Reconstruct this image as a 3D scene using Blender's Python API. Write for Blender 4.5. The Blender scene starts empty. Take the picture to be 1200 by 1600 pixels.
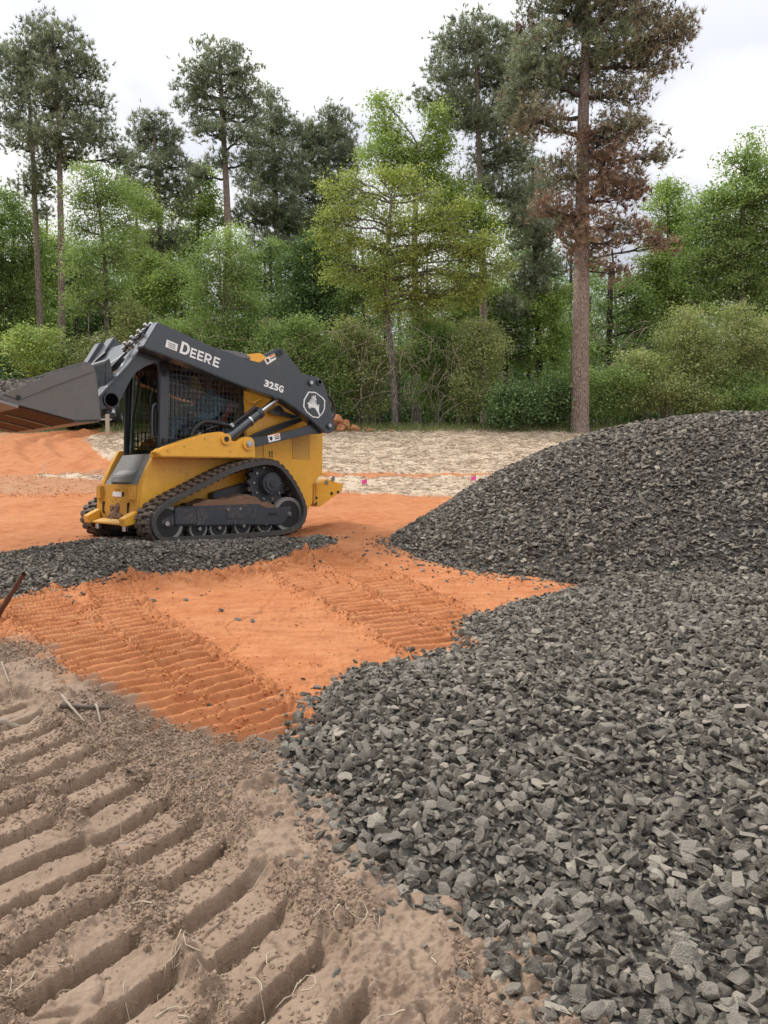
import bpy, bmesh, math, random
import numpy as np
from mathutils import Vector, Matrix
random.seed(7)
rng = np.random.default_rng(11)
scene = bpy.context.scene
COL = scene.collection
R = math.radians

# ------------------------------------------------------------------ camera
FPX, HOR, CAMH = 1155.0, 665.0, 1.33          # focal length in photo pixels, horizon row, eye height
PITCH = math.atan((800 - HOR) / FPX)
cam_d = bpy.data.cameras.new("camera"); cam = bpy.data.objects.new("camera", cam_d); COL.objects.link(cam)
cam.location = (0, 0, CAMH); cam.rotation_euler = (math.pi / 2 - PITCH, 0, 0)
cam_d.sensor_fit = 'VERTICAL'; cam_d.sensor_height = 36.0; cam_d.lens = 36.0 * FPX / 1600.0
cam_d.clip_start = 0.05; cam_d.clip_end = 3000
scene.camera = cam
scene.render.resolution_x, scene.render.resolution_y = 768, 1024

# ------------------------------------------------------------------ sky, sun, exposure
SUN_EL, SUN_AZ = 46.0, -62.0                   # degrees; azimuth from +Y towards +X
world = bpy.data.worlds.new("World"); scene.world = world; world.use_nodes = True
wn = world.node_tree; wn.nodes.clear()
def nd(nt, t, **k):
    n = nt.nodes.new(t)
    for a, b in k.items(): setattr(n, a, b)
    return n
def build_world():
    L = wn.links.new
    out = nd(wn, 'ShaderNodeOutputWorld'); bg = nd(wn, 'ShaderNodeBackground')
    sky = nd(wn, 'ShaderNodeTexSky', sky_type='NISHITA', sun_disc=False)
    sky.sun_elevation = R(SUN_EL); sky.sun_rotation = R(SUN_AZ); sky.air_density = 1.0; sky.dust_density = 3.0
    tc = nd(wn, 'ShaderNodeTexCoord'); sep = nd(wn, 'ShaderNodeSeparateXYZ'); L(tc.outputs['Generated'], sep.inputs[0])
    mz = nd(wn, 'ShaderNodeMath', operation='MAXIMUM'); L(sep.outputs['Z'], mz.inputs[0]); mz.inputs[1].default_value = 0.0
    az = nd(wn, 'ShaderNodeMath', operation='ADD'); L(mz.outputs[0], az.inputs[0]); az.inputs[1].default_value = 0.32
    dx = nd(wn, 'ShaderNodeMath', operation='DIVIDE'); L(sep.outputs['X'], dx.inputs[0]); L(az.outputs[0], dx.inputs[1])
    dy = nd(wn, 'ShaderNodeMath', operation='DIVIDE'); L(sep.outputs['Y'], dy.inputs[0]); L(az.outputs[0], dy.inputs[1])
    cb = nd(wn, 'ShaderNodeCombineXYZ'); L(dx.outputs[0], cb.inputs[0]); L(dy.outputs[0], cb.inputs[1])
    n1 = nd(wn, 'ShaderNodeTexNoise'); L(cb.outputs[0], n1.inputs['Vector'])
    n1.inputs['Scale'].default_value = 1.6; n1.inputs['Detail'].default_value = 5; n1.inputs['Roughness'].default_value = 0.42
    n1.inputs['Distortion'].default_value = 0.25
    cr = nd(wn, 'ShaderNodeValToRGB'); L(n1.outputs['Fac'], cr.inputs[0])
    e = cr.color_ramp.elements
    e[0].position = 0.41; e[0].color = (0.405, 0.412, 0.455, 1)
    e[1].position = 0.56; e[1].color = (0.615, 0.612, 0.595, 1)
    e2 = cr.color_ramp.elements.new(0.48); e2.color = (0.50, 0.505, 0.53, 1)
    sc = nd(wn, 'ShaderNodeVectorMath', operation='SCALE'); L(sky.outputs[0], sc.inputs[0]); sc.inputs['Scale'].default_value = 0.08
    mx = nd(wn, 'ShaderNodeMix', data_type='RGBA'); mx.inputs['Factor'].default_value = 0.94
    L(sc.outputs[0], mx.inputs['A']); L(cr.outputs[0], mx.inputs['B'])
    g1 = nd(wn, 'ShaderNodeMath', operation='MULTIPLY_ADD'); L(mz.outputs[0], g1.inputs[0]); g1.inputs[1].default_value = 1.55; g1.inputs[2].default_value = 0.44   # overcast: brighter towards the zenith
    gs = nd(wn, 'ShaderNodeVectorMath', operation='SCALE'); L(mx.outputs['Result'], gs.inputs[0]); L(g1.outputs[0], gs.inputs['Scale'])
    L(gs.outputs[0], bg.inputs['Color']); bg.inputs['Strength'].default_value = 1.0
    L(bg.outputs[0], out.inputs[0])
build_world()
sun_d = bpy.data.lights.new("sun", 'SUN'); sun = bpy.data.objects.new("sun", sun_d); COL.objects.link(sun)
sun_d.energy = 1.5; sun_d.angle = R(11); sun_d.color = (1.0, 0.96, 0.90)
_sd = Vector((math.sin(R(SUN_AZ)) * math.cos(R(SUN_EL)), math.cos(R(SUN_AZ)) * math.cos(R(SUN_EL)), math.sin(R(SUN_EL))))
sun.rotation_euler = _sd.to_track_quat('Z', 'Y').to_euler(); sun.location = (0, 0, 30)
vs = scene.view_settings; vs.view_transform = 'Standard'; vs.look = 'None'; vs.gamma = 1.0; vs.exposure = 1.12
vs.use_curve_mapping = False
scene.render.engine = 'CYCLES'
scene.cycles.max_bounces = 5; scene.cycles.diffuse_bounces = 4; scene.cycles.glossy_bounces = 2; scene.cycles.transparent_max_bounces = 6

# ------------------------------------------------------------------ helpers
CP, SP = math.cos(PITCH), math.sin(PITCH)
def ray(u, v):
    x = (u - 600) / FPX; y = (800 - v) / FPX
    return np.array([x, CP + y * SP, -SP + y * CP])
def at_y(u, v, d):                              # point seen at pixel (u, v) standing d metres ahead
    r = ray(u, v); return np.array([0, 0, CAMH]) + r * (d / r[1])

def tag(o, label=None, cat=None, group=None, kind=None):
    if label: o['label'] = label
    if cat: o['category'] = cat
    if group: o['group'] = group
    if kind: o['kind'] = kind
    return o
def empty(name, loc=(0, 0, 0), rot=(0, 0, 0), parent=None):
    o = bpy.data.objects.new(name, None); COL.objects.link(o); o.location = loc; o.rotation_euler = rot
    o.empty_display_size = 0.2
    if parent: o.parent = parent
    return o
def link(name, me, mat=None, parent=None):
    o = bpy.data.objects.new(name, me); COL.objects.link(o)
    if mat is not None and not me.materials: me.materials.append(mat)
    if parent: o.parent = parent
    return o
def mesh_np(name, verts, faces_flat, nper, smooth=False):
    """mesh from numpy arrays; faces all with nper corners"""
    me = bpy.data.meshes.new(name)
    verts = np.asarray(verts, dtype=np.float32).reshape(-1, 3); ff = np.asarray(faces_flat, dtype=np.int32).ravel()
    n = len(ff) // nper
    me.vertices.add(len(verts)); me.vertices.foreach_set('co', verts.ravel())
    me.loops.add(len(ff)); me.loops.foreach_set('vertex_index', ff)
    me.polygons.add(n); me.polygons.foreach_set('loop_start', np.arange(0, n * nper, nper, dtype=np.int32))
    if smooth: me.polygons.foreach_set('use_smooth', np.ones(n, dtype=bool))
    me.update(calc_edges=True); return me
def obj_bm(name, bm, mat=None, parent=None, smooth=None):
    me = bpy.data.meshes.new(name); bmesh.ops.recalc_face_normals(bm, faces=bm.faces[:]); bm.to_mesh(me); bm.free()
    if smooth:
        me.polygons.foreach_set('use_smooth', [True] * len(me.polygons)); me.set_sharp_from_angle(angle=R(smooth))
    return link(name, me, mat, parent)
def bm_prism(bm, prof, w0, w1, bevel=0.0, axis='y'):
    """extrude a closed (s,z) outline from w0 to w1"""
    vs0 = [bm.verts.new((p[0], w0, p[1])) for p in prof]; vs1 = [bm.verts.new((p[0], w1, p[1])) for p in prof]
    n = len(prof); fs = [bm.faces.new(vs0), bm.faces.new(vs1[::-1])]
    for i in range(n): fs.append(bm.faces.new((vs0[i], vs0[(i + 1) % n], vs1[(i + 1) % n], vs1[i])))
    if bevel:
        es = {e for f in fs for e in f.edges}
        bmesh.ops.recalc_face_normals(bm, faces=fs)
        bmesh.ops.bevel(bm, geom=list(es), offset=bevel, segments=2, affect='EDGES', clamp_overlap=True)
def bm_box(bm, c, d, rot=None, bevel=0.0):
    M = Matrix.Translation(c) @ (rot.to_4x4() if rot is not None else Matrix.Identity(4)) @ Matrix.Diagonal((d[0], d[1], d[2], 1))
    g = bmesh.ops.create_cube(bm, size=1.0, matrix=M)
    if bevel:
        es = {e for v in g['verts'] for e in v.link_edges}
        bmesh.ops.bevel(bm, geom=list(es), offset=bevel, segments=2, affect='EDGES', clamp_overlap=True)
def bm_cyl(bm, a, b, r, r2=None, seg=20, caps=True):
    a = Vector(a); b = Vector(b); d = b - a; L = d.length
    if L < 1e-6: return
    M = Matrix.Translation((a + b) / 2) @ d.to_track_quat('Z', 'Y').to_matrix().to_4x4()
    bmesh.ops.create_cone(bm, cap_ends=caps, segments=seg, radius1=r, radius2=r if r2 is None else r2, depth=L, matrix=M)
def tube_arrays(path, rad, seg=8):
    """verts, quads of a tapered tube along path"""
    P = np.asarray(path, float); n = len(P); rad = np.broadcast_to(np.asarray(rad, float), (n,))
    T = np.gradient(P, axis=0); T /= np.linalg.norm(T, axis=1)[:, None] + 1e-9
    ref = np.where(np.abs(T[:, 2:3]) > 0.9, np.array([[1., 0, 0]]), np.array([[0, 0, 1.]]))
    if (np.abs(T[:, 2]) > 0.9).any(): ref = np.tile(np.array([[1., 0.13, 0]]), (n, 1)) if (np.abs(T[:, 0]) < 0.9).all() else ref
    A = np.cross(T, ref); A /= np.linalg.norm(A, axis=1)[:, None] + 1e-9; B = np.cross(T, A)
    th = np.arange(seg) * 2 * np.pi / seg
    V = P[:, None] + rad[:, None, None] * (np.cos(th)[None, :, None] * A[:, None] + np.sin(th)[None, :, None] * B[:, None])
    i = np.arange(n - 1)[:, None] * seg; j = np.arange(seg)[None]; k = (j + 1) % seg
    F = np.stack([i + j, i + k, i + seg + k, i + seg + j], -1).reshape(-1, 4)
    return V.reshape(-1, 3), F
def smooth_path(pts, n=16, closed=False):
    P = np.asarray(pts, float); m = len(P); out = []
    rngi = range(m if closed else m - 1)
    for i in rngi:
        if closed: p0, p1, p2, p3 = P[i - 1], P[i], P[(i + 1) % m], P[(i + 2) % m]
        else: p0, p1, p2, p3 = P[max(i - 1, 0)], P[i], P[i + 1], P[min(i + 2, m - 1)]
        for t in np.arange(n) / n:
            out.append(0.5 * ((2 * p1) + (-p0 + p2) * t + (2 * p0 - 5 * p1 + 4 * p2 - p3) * t * t + (-p0 + 3 * p1 - 3 * p2 + p3) * t ** 3))
    if not closed: out.append(P[-1])
    return np.array(out)
def tube_obj(name, path, rad, mat, parent=None, seg=8):
    V, F = tube_arrays(path, rad, seg); return link(name, mesh_np(name, V, F, 4, True), mat, parent)

# numpy noise
def _hash(ix, iy, s):
    h = (ix.astype(np.int64) * 374761393 + iy.astype(np.int64) * 668265263 + s * 1442695041) & 0xFFFFFFFF
    h = ((h ^ (h >> 13)) * 1274126177) & 0xFFFFFFFF
    return ((h ^ (h >> 16)) & 0xFFFF) / 65535.0
def vnoise(x, y, s=0):
    ix = np.floor(x); iy = np.floor(y); fx = x - ix; fy = y - iy
    fx = fx * fx * fx * (fx * (fx * 6 - 15) + 10); fy = fy * fy * fy * (fy * (fy * 6 - 15) + 10)
    a = _hash(ix, iy, s); b = _hash(ix + 1, iy, s); c = _hash(ix, iy + 1, s); d = _hash(ix + 1, iy + 1, s)
    return (a + (b - a) * fx + (c - a) * fy + (a - b - c + d) * fx * fy) * 2 - 1
def fbm(x, y, f, o=4, s=0, g=0.5):
    r = np.zeros_like(x); a = 1.0; t = 0
    for k in range(o):
        c, q = math.cos(k * 0.7), math.sin(k * 0.7)
        r += a * vnoise((x * c - y * q) * f + 17.3 * k, (x * q + y * c) * f - 9.1 * k, s + k); t += a; a *= g; f *= 2.03
    return r / t
def sstep(a, b, x):
    t = np.clip((x - a) / (b - a), 0, 1); return t * t * (3 - 2 * t)
def in_poly(x, y, poly):
    r = np.zeros(np.shape(x), bool); n = len(poly)
    for i in range(n):
        x0, y0 = poly[i]; x1, y1 = poly[(i + 1) % n]
        if y0 == y1: continue
        c = ((y0 > y) != (y1 > y)) & (x < (x1 - x0) * (y - y0) / (y1 - y0) + x0); r ^= c
    return r
def dist_line(x, y, pts, closed=False):
    d = np.full(np.shape(x), 1e9); arc = np.zeros(np.shape(x)); side = np.zeros(np.shape(x)); acc = 0.0
    n = len(pts)
    for i in range(n if closed else n - 1):
        x0, y0 = pts[i]; x1, y1 = pts[(i + 1) % n]; ex, ey = x1 - x0, y1 - y0; L = math.hypot(ex, ey) + 1e-9
        t = np.clip(((x - x0) * ex + (y - y0) * ey) / L / L, 0, 1)
        dd = np.hypot(x - x0 - t * ex, y - y0 - t * ey); m = dd < d
        d = np.where(m, dd, d); arc = np.where(m, acc + t * L, arc)
        side = np.where(m, ex * (y - y0) - ey * (x - x0), side); acc += L
    return d, arc, np.sign(side)

# ------------------------------------------------------------------ materials
MATS = {}
def mat_new(name):
    m = bpy.data.materials.new(name); m.use_nodes = True; nt = m.node_tree; nt.nodes.clear()
    out = nd(nt, 'ShaderNodeOutputMaterial'); b = nd(nt, 'ShaderNodeBsdfPrincipled'); nt.links.new(b.outputs[0], out.inputs[0])
    MATS[name] = m; return m, nt, b, out
def add_noise(nt, scale, detail=4, rough=0.55, coord='Object'):
    tc = nd(nt, 'ShaderNodeTexCoord'); n = nd(nt, 'ShaderNodeTexNoise'); nt.links.new(tc.outputs[coord], n.inputs['Vector'])
    n.inputs['Scale'].default_value = scale; n.inputs['Detail'].default_value = detail; n.inputs['Roughness'].default_value = rough
    return n
def ramp(nt, fac, stops):
    r = nd(nt, 'ShaderNodeValToRGB'); nt.links.new(fac, r.inputs[0]); e = r.color_ramp.elements
    while len(e) < len(stops): e.new(0.5)
    for q, (p, c) in zip(e, stops): q.position = p; q.color = (*c, 1) if len(c) == 3 else c
    return r
def mixc(nt, fac, a, b, blend='MIX'):
    m = nd(nt, 'ShaderNodeMix', data_type='RGBA', blend_type=blend)
    for k, s in (('Factor', fac), ('A', a), ('B', b)):
        if hasattr(s, 'links'): nt.links.new(s, m.inputs[k])
        elif isinstance(s, (int, float)): m.inputs[k].default_value = s
        else: m.inputs[k].default_value = (*s, 1)
    return m.outputs['Result']
def bump(nt, b, h, strength=0.4, dist=0.01):
    n = nd(nt, 'ShaderNodeBump'); n.inputs['Strength'].default_value = strength; n.inputs['Distance'].default_value = dist
    nt.links.new(h, n.inputs['Height']); nt.links.new(n.outputs[0], b.inputs['Normal'])
def paint(name, col, rough=0.4, metal=0.0, dirt=0.0, dirtcol=(0.22, 0.13, 0.08), scale=3.0, spec=0.5, bumpk=0.0, coat=0.0):
    m, nt, b, out = mat_new(name)
    b.inputs['Roughness'].default_value = rough; b.inputs['Metallic'].default_value = metal; b.inputs['Specular IOR Level'].default_value = spec
    b.inputs['Coat Weight'].default_value = coat; b.inputs['Coat Roughness'].default_value = 0.15
    n = add_noise(nt, scale, 6, 0.65); n2 = add_noise(nt, scale * 9, 4, 0.6)
    v = ramp(nt, n2.outputs['Fac'], [(0.3, tuple(c * 0.9 for c in col)), (0.7, tuple(min(c * 1.07, 1) for c in col))])
    if dirt > 0:
        mm = nd(nt, 'ShaderNodeMath', operation='MULTIPLY'); nt.links.new(n.outputs['Fac'], mm.inputs[0]); nt.links.new(n2.outputs['Fac'], mm.inputs[1])
        f = ramp(nt, mm.outputs[0], [(0.34 - 0.22 * dirt, (0, 0, 0)), (0.62 - 0.25 * dirt, (1, 1, 1))])
        c = mixc(nt, f.outputs[0], v.outputs[0], dirtcol)
        nt.links.new(c, b.inputs['Base Color'])
        rr = ramp(nt, f.outputs[0], [(0, (rough,) * 3), (1, (0.85,) * 3)]); nt.links.new(rr.outputs[0], b.inputs['Roughness'])
    else: nt.links.new(v.outputs[0], b.inputs['Base Color'])
    if bumpk: bump(nt, b, n2.outputs['Fac'], bumpk, 0.01)
    return m
# ------------------------------------------------------------------ machine pose (used by the ground under it)
MP = np.array([-2.318, 8.755, 0.037]); MTH, MPI, MRO = 0.74493, 0.0698, 0.05545
_F = np.array([-math.cos(MTH) * math.cos(MPI), -math.sin(MTH) * math.cos(MPI), math.sin(MPI)])
_W0 = np.array([math.sin(MTH), -math.cos(MTH), 0]); _U0 = np.cross(_F, _W0)
_W = _W0 * math.cos(MRO) + _U0 * math.sin(MRO); _U = np.cross(_F, _W)
MROT = np.stack([_F, _W, _U], 1)

def base_z(x, y):
    """gentle lie of the land"""
    x = np.asarray(x, float); y = np.asarray(y, float)
    z = np.interp(y, [-5, 13.3, 14.6, 26, 34, 400], [0, 0, 0.09, 1.19, 1.24, 1.3])
    # ground carrying the tracked loader
    s = (x - MP[0]) * _F[0] + (y - MP[1]) * _F[1]; w = (x - MP[0]) * _W[0] + (y - MP[1]) * _W[1]
    dd = np.hypot(np.maximum(np.abs(s) - 1.0, 0), np.maximum(np.abs(w) - 1.0, 0))
    plane = MP[2] + s * _F[2] + w * _W[2] - 0.022
    k = 1 - sstep(0, 1.3, dd)
    return z + k * plane
def gpt(u, v):
    """ground point seen at photo pixel (u, v)"""
    r = ray(u, v); t0 = 0.4
    ts = np.concatenate([np.linspace(0.4, 12, 600), np.linspace(12.05, 60, 900)])
    P = np.array([0, 0, CAMH])[None] + ts[:, None] * r[None]
    below = P[:, 2] < base_z(P[:, 0], P[:, 1])
    i = int(np.argmax(below)) if below.any() else len(ts) - 1
    return (float(P[i, 0]), float(P[i, 1]))
def gpoly(pts): return [gpt(u, v) for u, v in pts]

# gravel outlines on the ground
NEAR_EDGE = gpoly([(860, 1640), (770, 1500), (700, 1455), (640, 1425), (560, 1365), (500, 1312), (458, 1245), (446, 1185), (452, 1140),
                   (490, 1092), (540, 1052), (640, 1030), (712, 1018), (704, 992), (730, 966), (800, 946), (880, 926)])
_e0 = NEAR_EDGE[0]
NEAR_POLY = [(_e0[0] + 0.5, _e0[1] - 0.9)] + NEAR_EDGE + [(2.4, 6.2), (6.5, 6.5), (6.5, 0.2), (_e0[0] + 0.5, 0.2)]
NEAR_EDGE2 = [(_e0[0] + 0.5, _e0[1] - 0.9)] + NEAR_EDGE
STRIP_POLY = gpoly([(-260, 876), (0, 869), (60, 859), (130, 851), (200, 842), (330, 838), (470, 848), (490, 839), (525, 846), (512, 858), (470, 868),
                    (400, 881), (330, 894), (260, 906), (215, 899), (190, 906), (100, 921), (40, 931), (0, 937), (-260, 960)])
PILE_C, PILE_R, PILE_E = (4.66, 8.47), 4.62, 1.45
def pile_h(x, y):
    r = np.hypot(x - PILE_C[0], (y - PILE_C[1]) * PILE_E)
    h = (PILE_R + 0.10 * fbm(x, y, 0.8, 3, 5) - r) * 0.605; k = 0.32
    h = -k * np.log(np.exp(-np.clip(h, -3, 6) / k) + np.exp(-1.47 / k))
    return h + 0.035 * fbm(x, y, 1.3, 4, 8)
def near_h(x, y):
    d, _, _ = dist_line(x, y, NEAR_EDGE2); ins = in_poly(x, y, NEAR_POLY)
    d = np.where(ins, d, -d) + 0.06 * fbm(x, y, 3, 3, 21)
    return np.where(d > 0, np.minimum(0.26 * d, 0.05 + 0.10 * d), 0.6 * d).clip(-1, 0.17) + 0.025 * fbm(x, y, 1.3, 3, 4) * (d > 0.15)
def strip_h(x, y):
    d, _, _ = dist_line(x, y, STRIP_POLY, True); ins = in_poly(x, y, STRIP_POLY)
    d = np.where(ins, d, -d) + 0.09 * fbm(x, y, 2.5, 3, 31)
    s = (x - MP[0]) * _F[0] + (y - MP[1]) * _F[1]; w = (x - MP[0]) * _W[0] + (y - MP[1]) * _W[1]
    under = 1 - sstep(0.0, 0.5, np.hypot(np.maximum(np.abs(s) - 1.0, 0), np.maximum(np.abs(w) - 1.0, 0)))
    return np.minimum(0.35 * d, 0.06 + 0.03 * fbm(x, y, 2, 2, 3)) * (1 - under) + under * np.minimum(d * .3, 0.012)

# soil zones
BROWN = gpoly([(-700, 985), (-100, 1000), (0, 1003), (60, 1012), (110, 1060), (200, 1103), (260, 1132), (330, 1152), (420, 1160), (450, 1165)]) \
        + [(1.5, 3.2), (9, 3.2), (9, -6), (-9, -6), (-9, 4.6)]
ROADL = gpoly([(-60, 745), (60, 742), (200, 735), (200, 718), (150, 700), (128, 690), (140, 680), (165, 674), (190, 671), (60, 676), (-60, 690)])
STRAW_A = gpoly([(135, 692), (150, 684), (185, 677), (200, 672), (505, 673), (700, 673), (930, 671)]) + [(40, 26.5)] + gpoly([(1500, 742), (720, 741.5), (505, 741.5), (250, 741.5), (196, 730), (175, 716), (150, 704)])
STRAW_B = gpoly([(470, 749), (800, 748), (1500, 750), (1500, 800), (760, 779), (640, 775), (540, 769), (470, 764)])
STRAW_C = gpoly([(58, 743), (170, 744), (215, 744), (215, 753), (165, 752), (60, 748)])
RUTS = [gpoly([(215, 738), (170, 728), (120, 716), (95, 703), (90, 693), (105, 684), (150, 676)]),
        gpoly([(215, 730), (150, 714), (120, 700), (118, 690), (132, 682), (170, 675)]),
        gpoly([(130, 735), (60, 722), (40, 705), (45, 692), (75, 683), (110, 677)])]
# lanes of track prints: centre lines on the ground, half width, pitch, depth, zone
LANES = [
    dict(c=[(-2.42, 6.35), (-2.26, 6.0), (-1.84, 5.08), (-1.40, 4.46), (-.96, 3.82), (-.64, 3.37), (-.42, 2.98), (-.3, 2.7)], hw=0.165, p=0.112, d=0.062, ang=0.12),
    dict(c=[(-3.0, 6.0), (-2.70, 5.5), (-2.15, 4.78), (-1.64, 4.15), (-1.26, 3.62), (-.98, 3.25), (-.66, 2.85), (-.5, 2.6)], hw=0.205, p=0.114, d=0.062, ang=0.0),
    dict(c=[(-4.2, 5.9), (-3.5, 5.3), (-2.75, 4.65), (-2.2, 4.1)], hw=0.19, p=0.10, d=0.048, ang=0.0),
    dict(c=gpoly([(440, 885), (500, 918), (560, 945), (640, 990), (690, 1020)]), hw=0.21, p=0.11, d=0.052, ang=0.0),
    dict(c=gpoly([(505, 868), (580, 905), (660, 945), (730, 985)]), hw=0.20, p=0.11, d=0.048, ang=0.0),
]
def lane_from(a, b, n=8): return [tuple(np.array(a) + (np.array(b) - np.array(a)) * t) for t in np.linspace(0, 1, n)]
BIG = [  # coarse prints pressed into the brown soil by a bigger machine
    dict(c=[(-1.9, 3.32), (-1.24, 2.75), (-.94, 2.46), (-.67, 2.2), (-.44, 1.93), (-.30, 1.74), (.05, 1.25)], hw=0.14, p=0.185, d=0.075, bar=(-.61, 2.01, -.51, 2.16), grow=.05),
    dict(c=[(-1.9, 2.75), (-1.35, 2.38), (-.98, 2.0), (-.81, 1.76), (-.68, 1.6), (-.35, 1.2)], hw=0.175, p=0.180, d=0.085, bar=(-.90, 1.63, -.70, 1.89), grow=0),
    dict(c=[(-2.4, 2.3), (-1.7, 1.8), (-1.2, 1.3)], hw=0.17, p=0.180, d=0.06, bar=(-.90, 1.63, -.70, 1.89), grow=0),
]
def ground_detail(x, y):
    """small relief: track prints, clods, crumbs (metres) and zone masks"""
    n1 = fbm(x, y, 2.2, 4, 41); n2 = fbm(x, y, 9, 4, 42, 0.55); n3 = fbm(x, y, 38, 3, 43, 0.6)
    jit = 0.10 * n1 + 0.05 * n2
    sd = dist_line(x, y, BROWN, True)[0] * np.where(in_poly(x, y, BROWN), 1, -1)
    brown = sstep(-.10, .10, sd + 0.10 * n1 + 0.13 * n2 + .04 * n3)
    near = y < 8.0
    z = 0.012 * n1 + 0.006 * n2
    n4 = fbm(x, y, 95, 2, 44, 0.6); b1 = np.abs(vnoise(x * 26, y * 26, 91)); b2 = np.abs(vnoise(x * 55 + 7, y * 55, 92)); b3 = np.abs(vnoise(x * 110 + 3, y * 110, 93))
    crumbs = .016 * (1 - b1) ** 2 + .012 * (1 - b2) ** 2 + .007 * (1 - b3) ** 2 + .004 * n4 - .012
    cw = np.abs(fbm(x + .03 * n2, y + .03 * n2, 5.5, 2, 95)); crack = np.exp(-(cw / .018) ** 2)
    lane_m = np.zeros_like(x); berm = np.zeros_like(x); pr = np.zeros_like(x)
    for L in LANES:
        d, arc, side = dist_line(x + 0.015 * n2, y + 0.015 * n1, L['c'])
        inl = 1 - sstep(L['hw'] - 0.025, L['hw'] + 0.01, d)
        ph = (arc + side * d * L['ang'] + 0.012 * n1 + 0.006 * n2) / L['p'] * 2 * np.pi
        w = 0.5 + 0.5 * np.sin(ph + 0.35 * np.sin(ph)); prof = 2.2 * w ** 2.2 - 0.8
        prof = prof * (0.60 + 0.6 * np.clip(n1 + 0.5, 0, 1)) + 0.08 * n2 + 0.04 * n3
        pr = np.where(inl > lane_m, -0.010 + L['d'] * 0.5 * prof, pr); lane_m = np.maximum(lane_m, inl)
        berm = np.maximum(berm, np.exp(-((d - L['hw'] - 0.02) / 0.045) ** 2))
    bigm = np.zeros_like(x); bp = np.zeros_like(x); bberm = np.zeros_like(x)
    for L in BIG:
        d, arc, side = dist_line(x, y, L['c'])
        hwv = L['hw'] + L['grow'] * sstep(2.3, 2.8, y)
        inl = 1 - sstep(hwv - 0.045, hwv + 0.02, d + 0.045 * n2 + 0.03 * n1)
        bx, by = L['bar'][2] - L['bar'][0], L['bar'][3] - L['bar'][1]; bl = math.hypot(bx, by)
        q = (x * (-by / bl) + y * (bx / bl) + 0.012 * n1 + 0.008 * n2 + 0.009 * n3 + .003 * n4) / L['p']
        fr = q - np.floor(q)
        prof = sstep(0.0, 0.07, fr) * (1 - sstep(0.60, 1.0, fr))
        prof = prof * np.clip(0.95 + 0.35 * n1, .35, 1.2)
        crumb = np.clip(sstep(.05, .35, n1 + .5 * n2) + .7 * sstep(.55, .75, fr) * sstep(-.3, .3, n2) + .5 * np.exp(-((fr - .06) / .04) ** 2), 0, 1)
        bp = np.where(inl > bigm, L['d'] * (prof - 0.8) + crumb * crumbs + (1 - crumb) * (.003 * n3 + .0015 * n4 - .016 * crack), bp); bigm = np.maximum(bigm, inl)
        bberm = np.maximum(bberm, np.exp(-((d - L['hw'] - 0.05) / 0.10) ** 2))
    # brown soil: rough, cloddy
    clod = np.abs(fbm(x, y, 7, 3, 51)); clod2 = np.abs(fbm(x, y, 22, 3, 52)); 
    rough = brown * (1 - bigm); plate = sstep(-.22, .10, fbm(x, y, 3.2, 3, 96) + .25 * n2)
    z = z + rough * (0.050 * (0.5 - clod) + 0.022 * (0.45 - clod2) + plate * crumbs * 0.9 + (1 - plate) * (-.020 * crack + .003 * n3 + .0015 * n4) + bberm * (0.012 + .7 * crumbs + .012 * n2))
    z = np.where(bigm * brown > 0, z * (1 - bigm * brown) + bigm * brown * (bp + 0.008 * n1 + 0.004 * n2 + 0.0015 * n3), z)
    lm = lane_m * (1 - brown * sstep(2.6, 3.1, y) * 0.3 - brown * (1 - sstep(2.6, 3.1, y))) 
    z = z * (1 - lm) + lm * (pr + 0.004 * n2 + 0.0015 * n3)
    z = z + berm * (1 - lm) * (1 - brown) * (0.020 + 0.040 * n2 + 0.020 * n3 + crumbs * 1.3)
    # clay crumbs around the gravel strip and beside the lanes
    z = z + (1 - brown) * (1 - lm) * (0.0045 * n3 + 0.004 * n2 + .5 * crumbs * sstep(.0, .3, n1) - .02 * np.exp(-(np.abs(fbm(x, y, 1.6, 2, 97) + .05) / .010) ** 2) * (y < 6.5) * (y > 3.8) * (x > -1.2) + 0.012 * np.clip(fbm(x, y, 5, 3, 61) - 0.15, 0, 1) * (1 + n3))
    # a ridge of pushed clay along the gravel strip
    dr, _, _ = dist_line(x, y, RIDGE); z = z + np.exp(-(dr / 0.10) ** 2) * (0.055 + 0.05 * n2 + 0.02 * n3 + crumbs * 2) * near
    for Rr in RUTS:
        d, arc, side = dist_line(x, y, Rr)
        z = z - 0.07 * np.cos(2 * np.pi * d / .85) * np.exp(-(d / .9) ** 2)
    far = y > 12
    lum = fbm(x, y, 1.6, 4, 71); z = z + np.where(far, 0.05 * lum, 0)
    return z, brown, lane_m
RIDGE = gpoly([(198, 905), (235, 913), (300, 908), (360, 905), (420, 893), (500, 870)])
def ground_z(x, y):
    x = np.asarray(x, float); y = np.asarray(y, float)
    return base_z(x, y) + ground_detail(x, y)[0]

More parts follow.
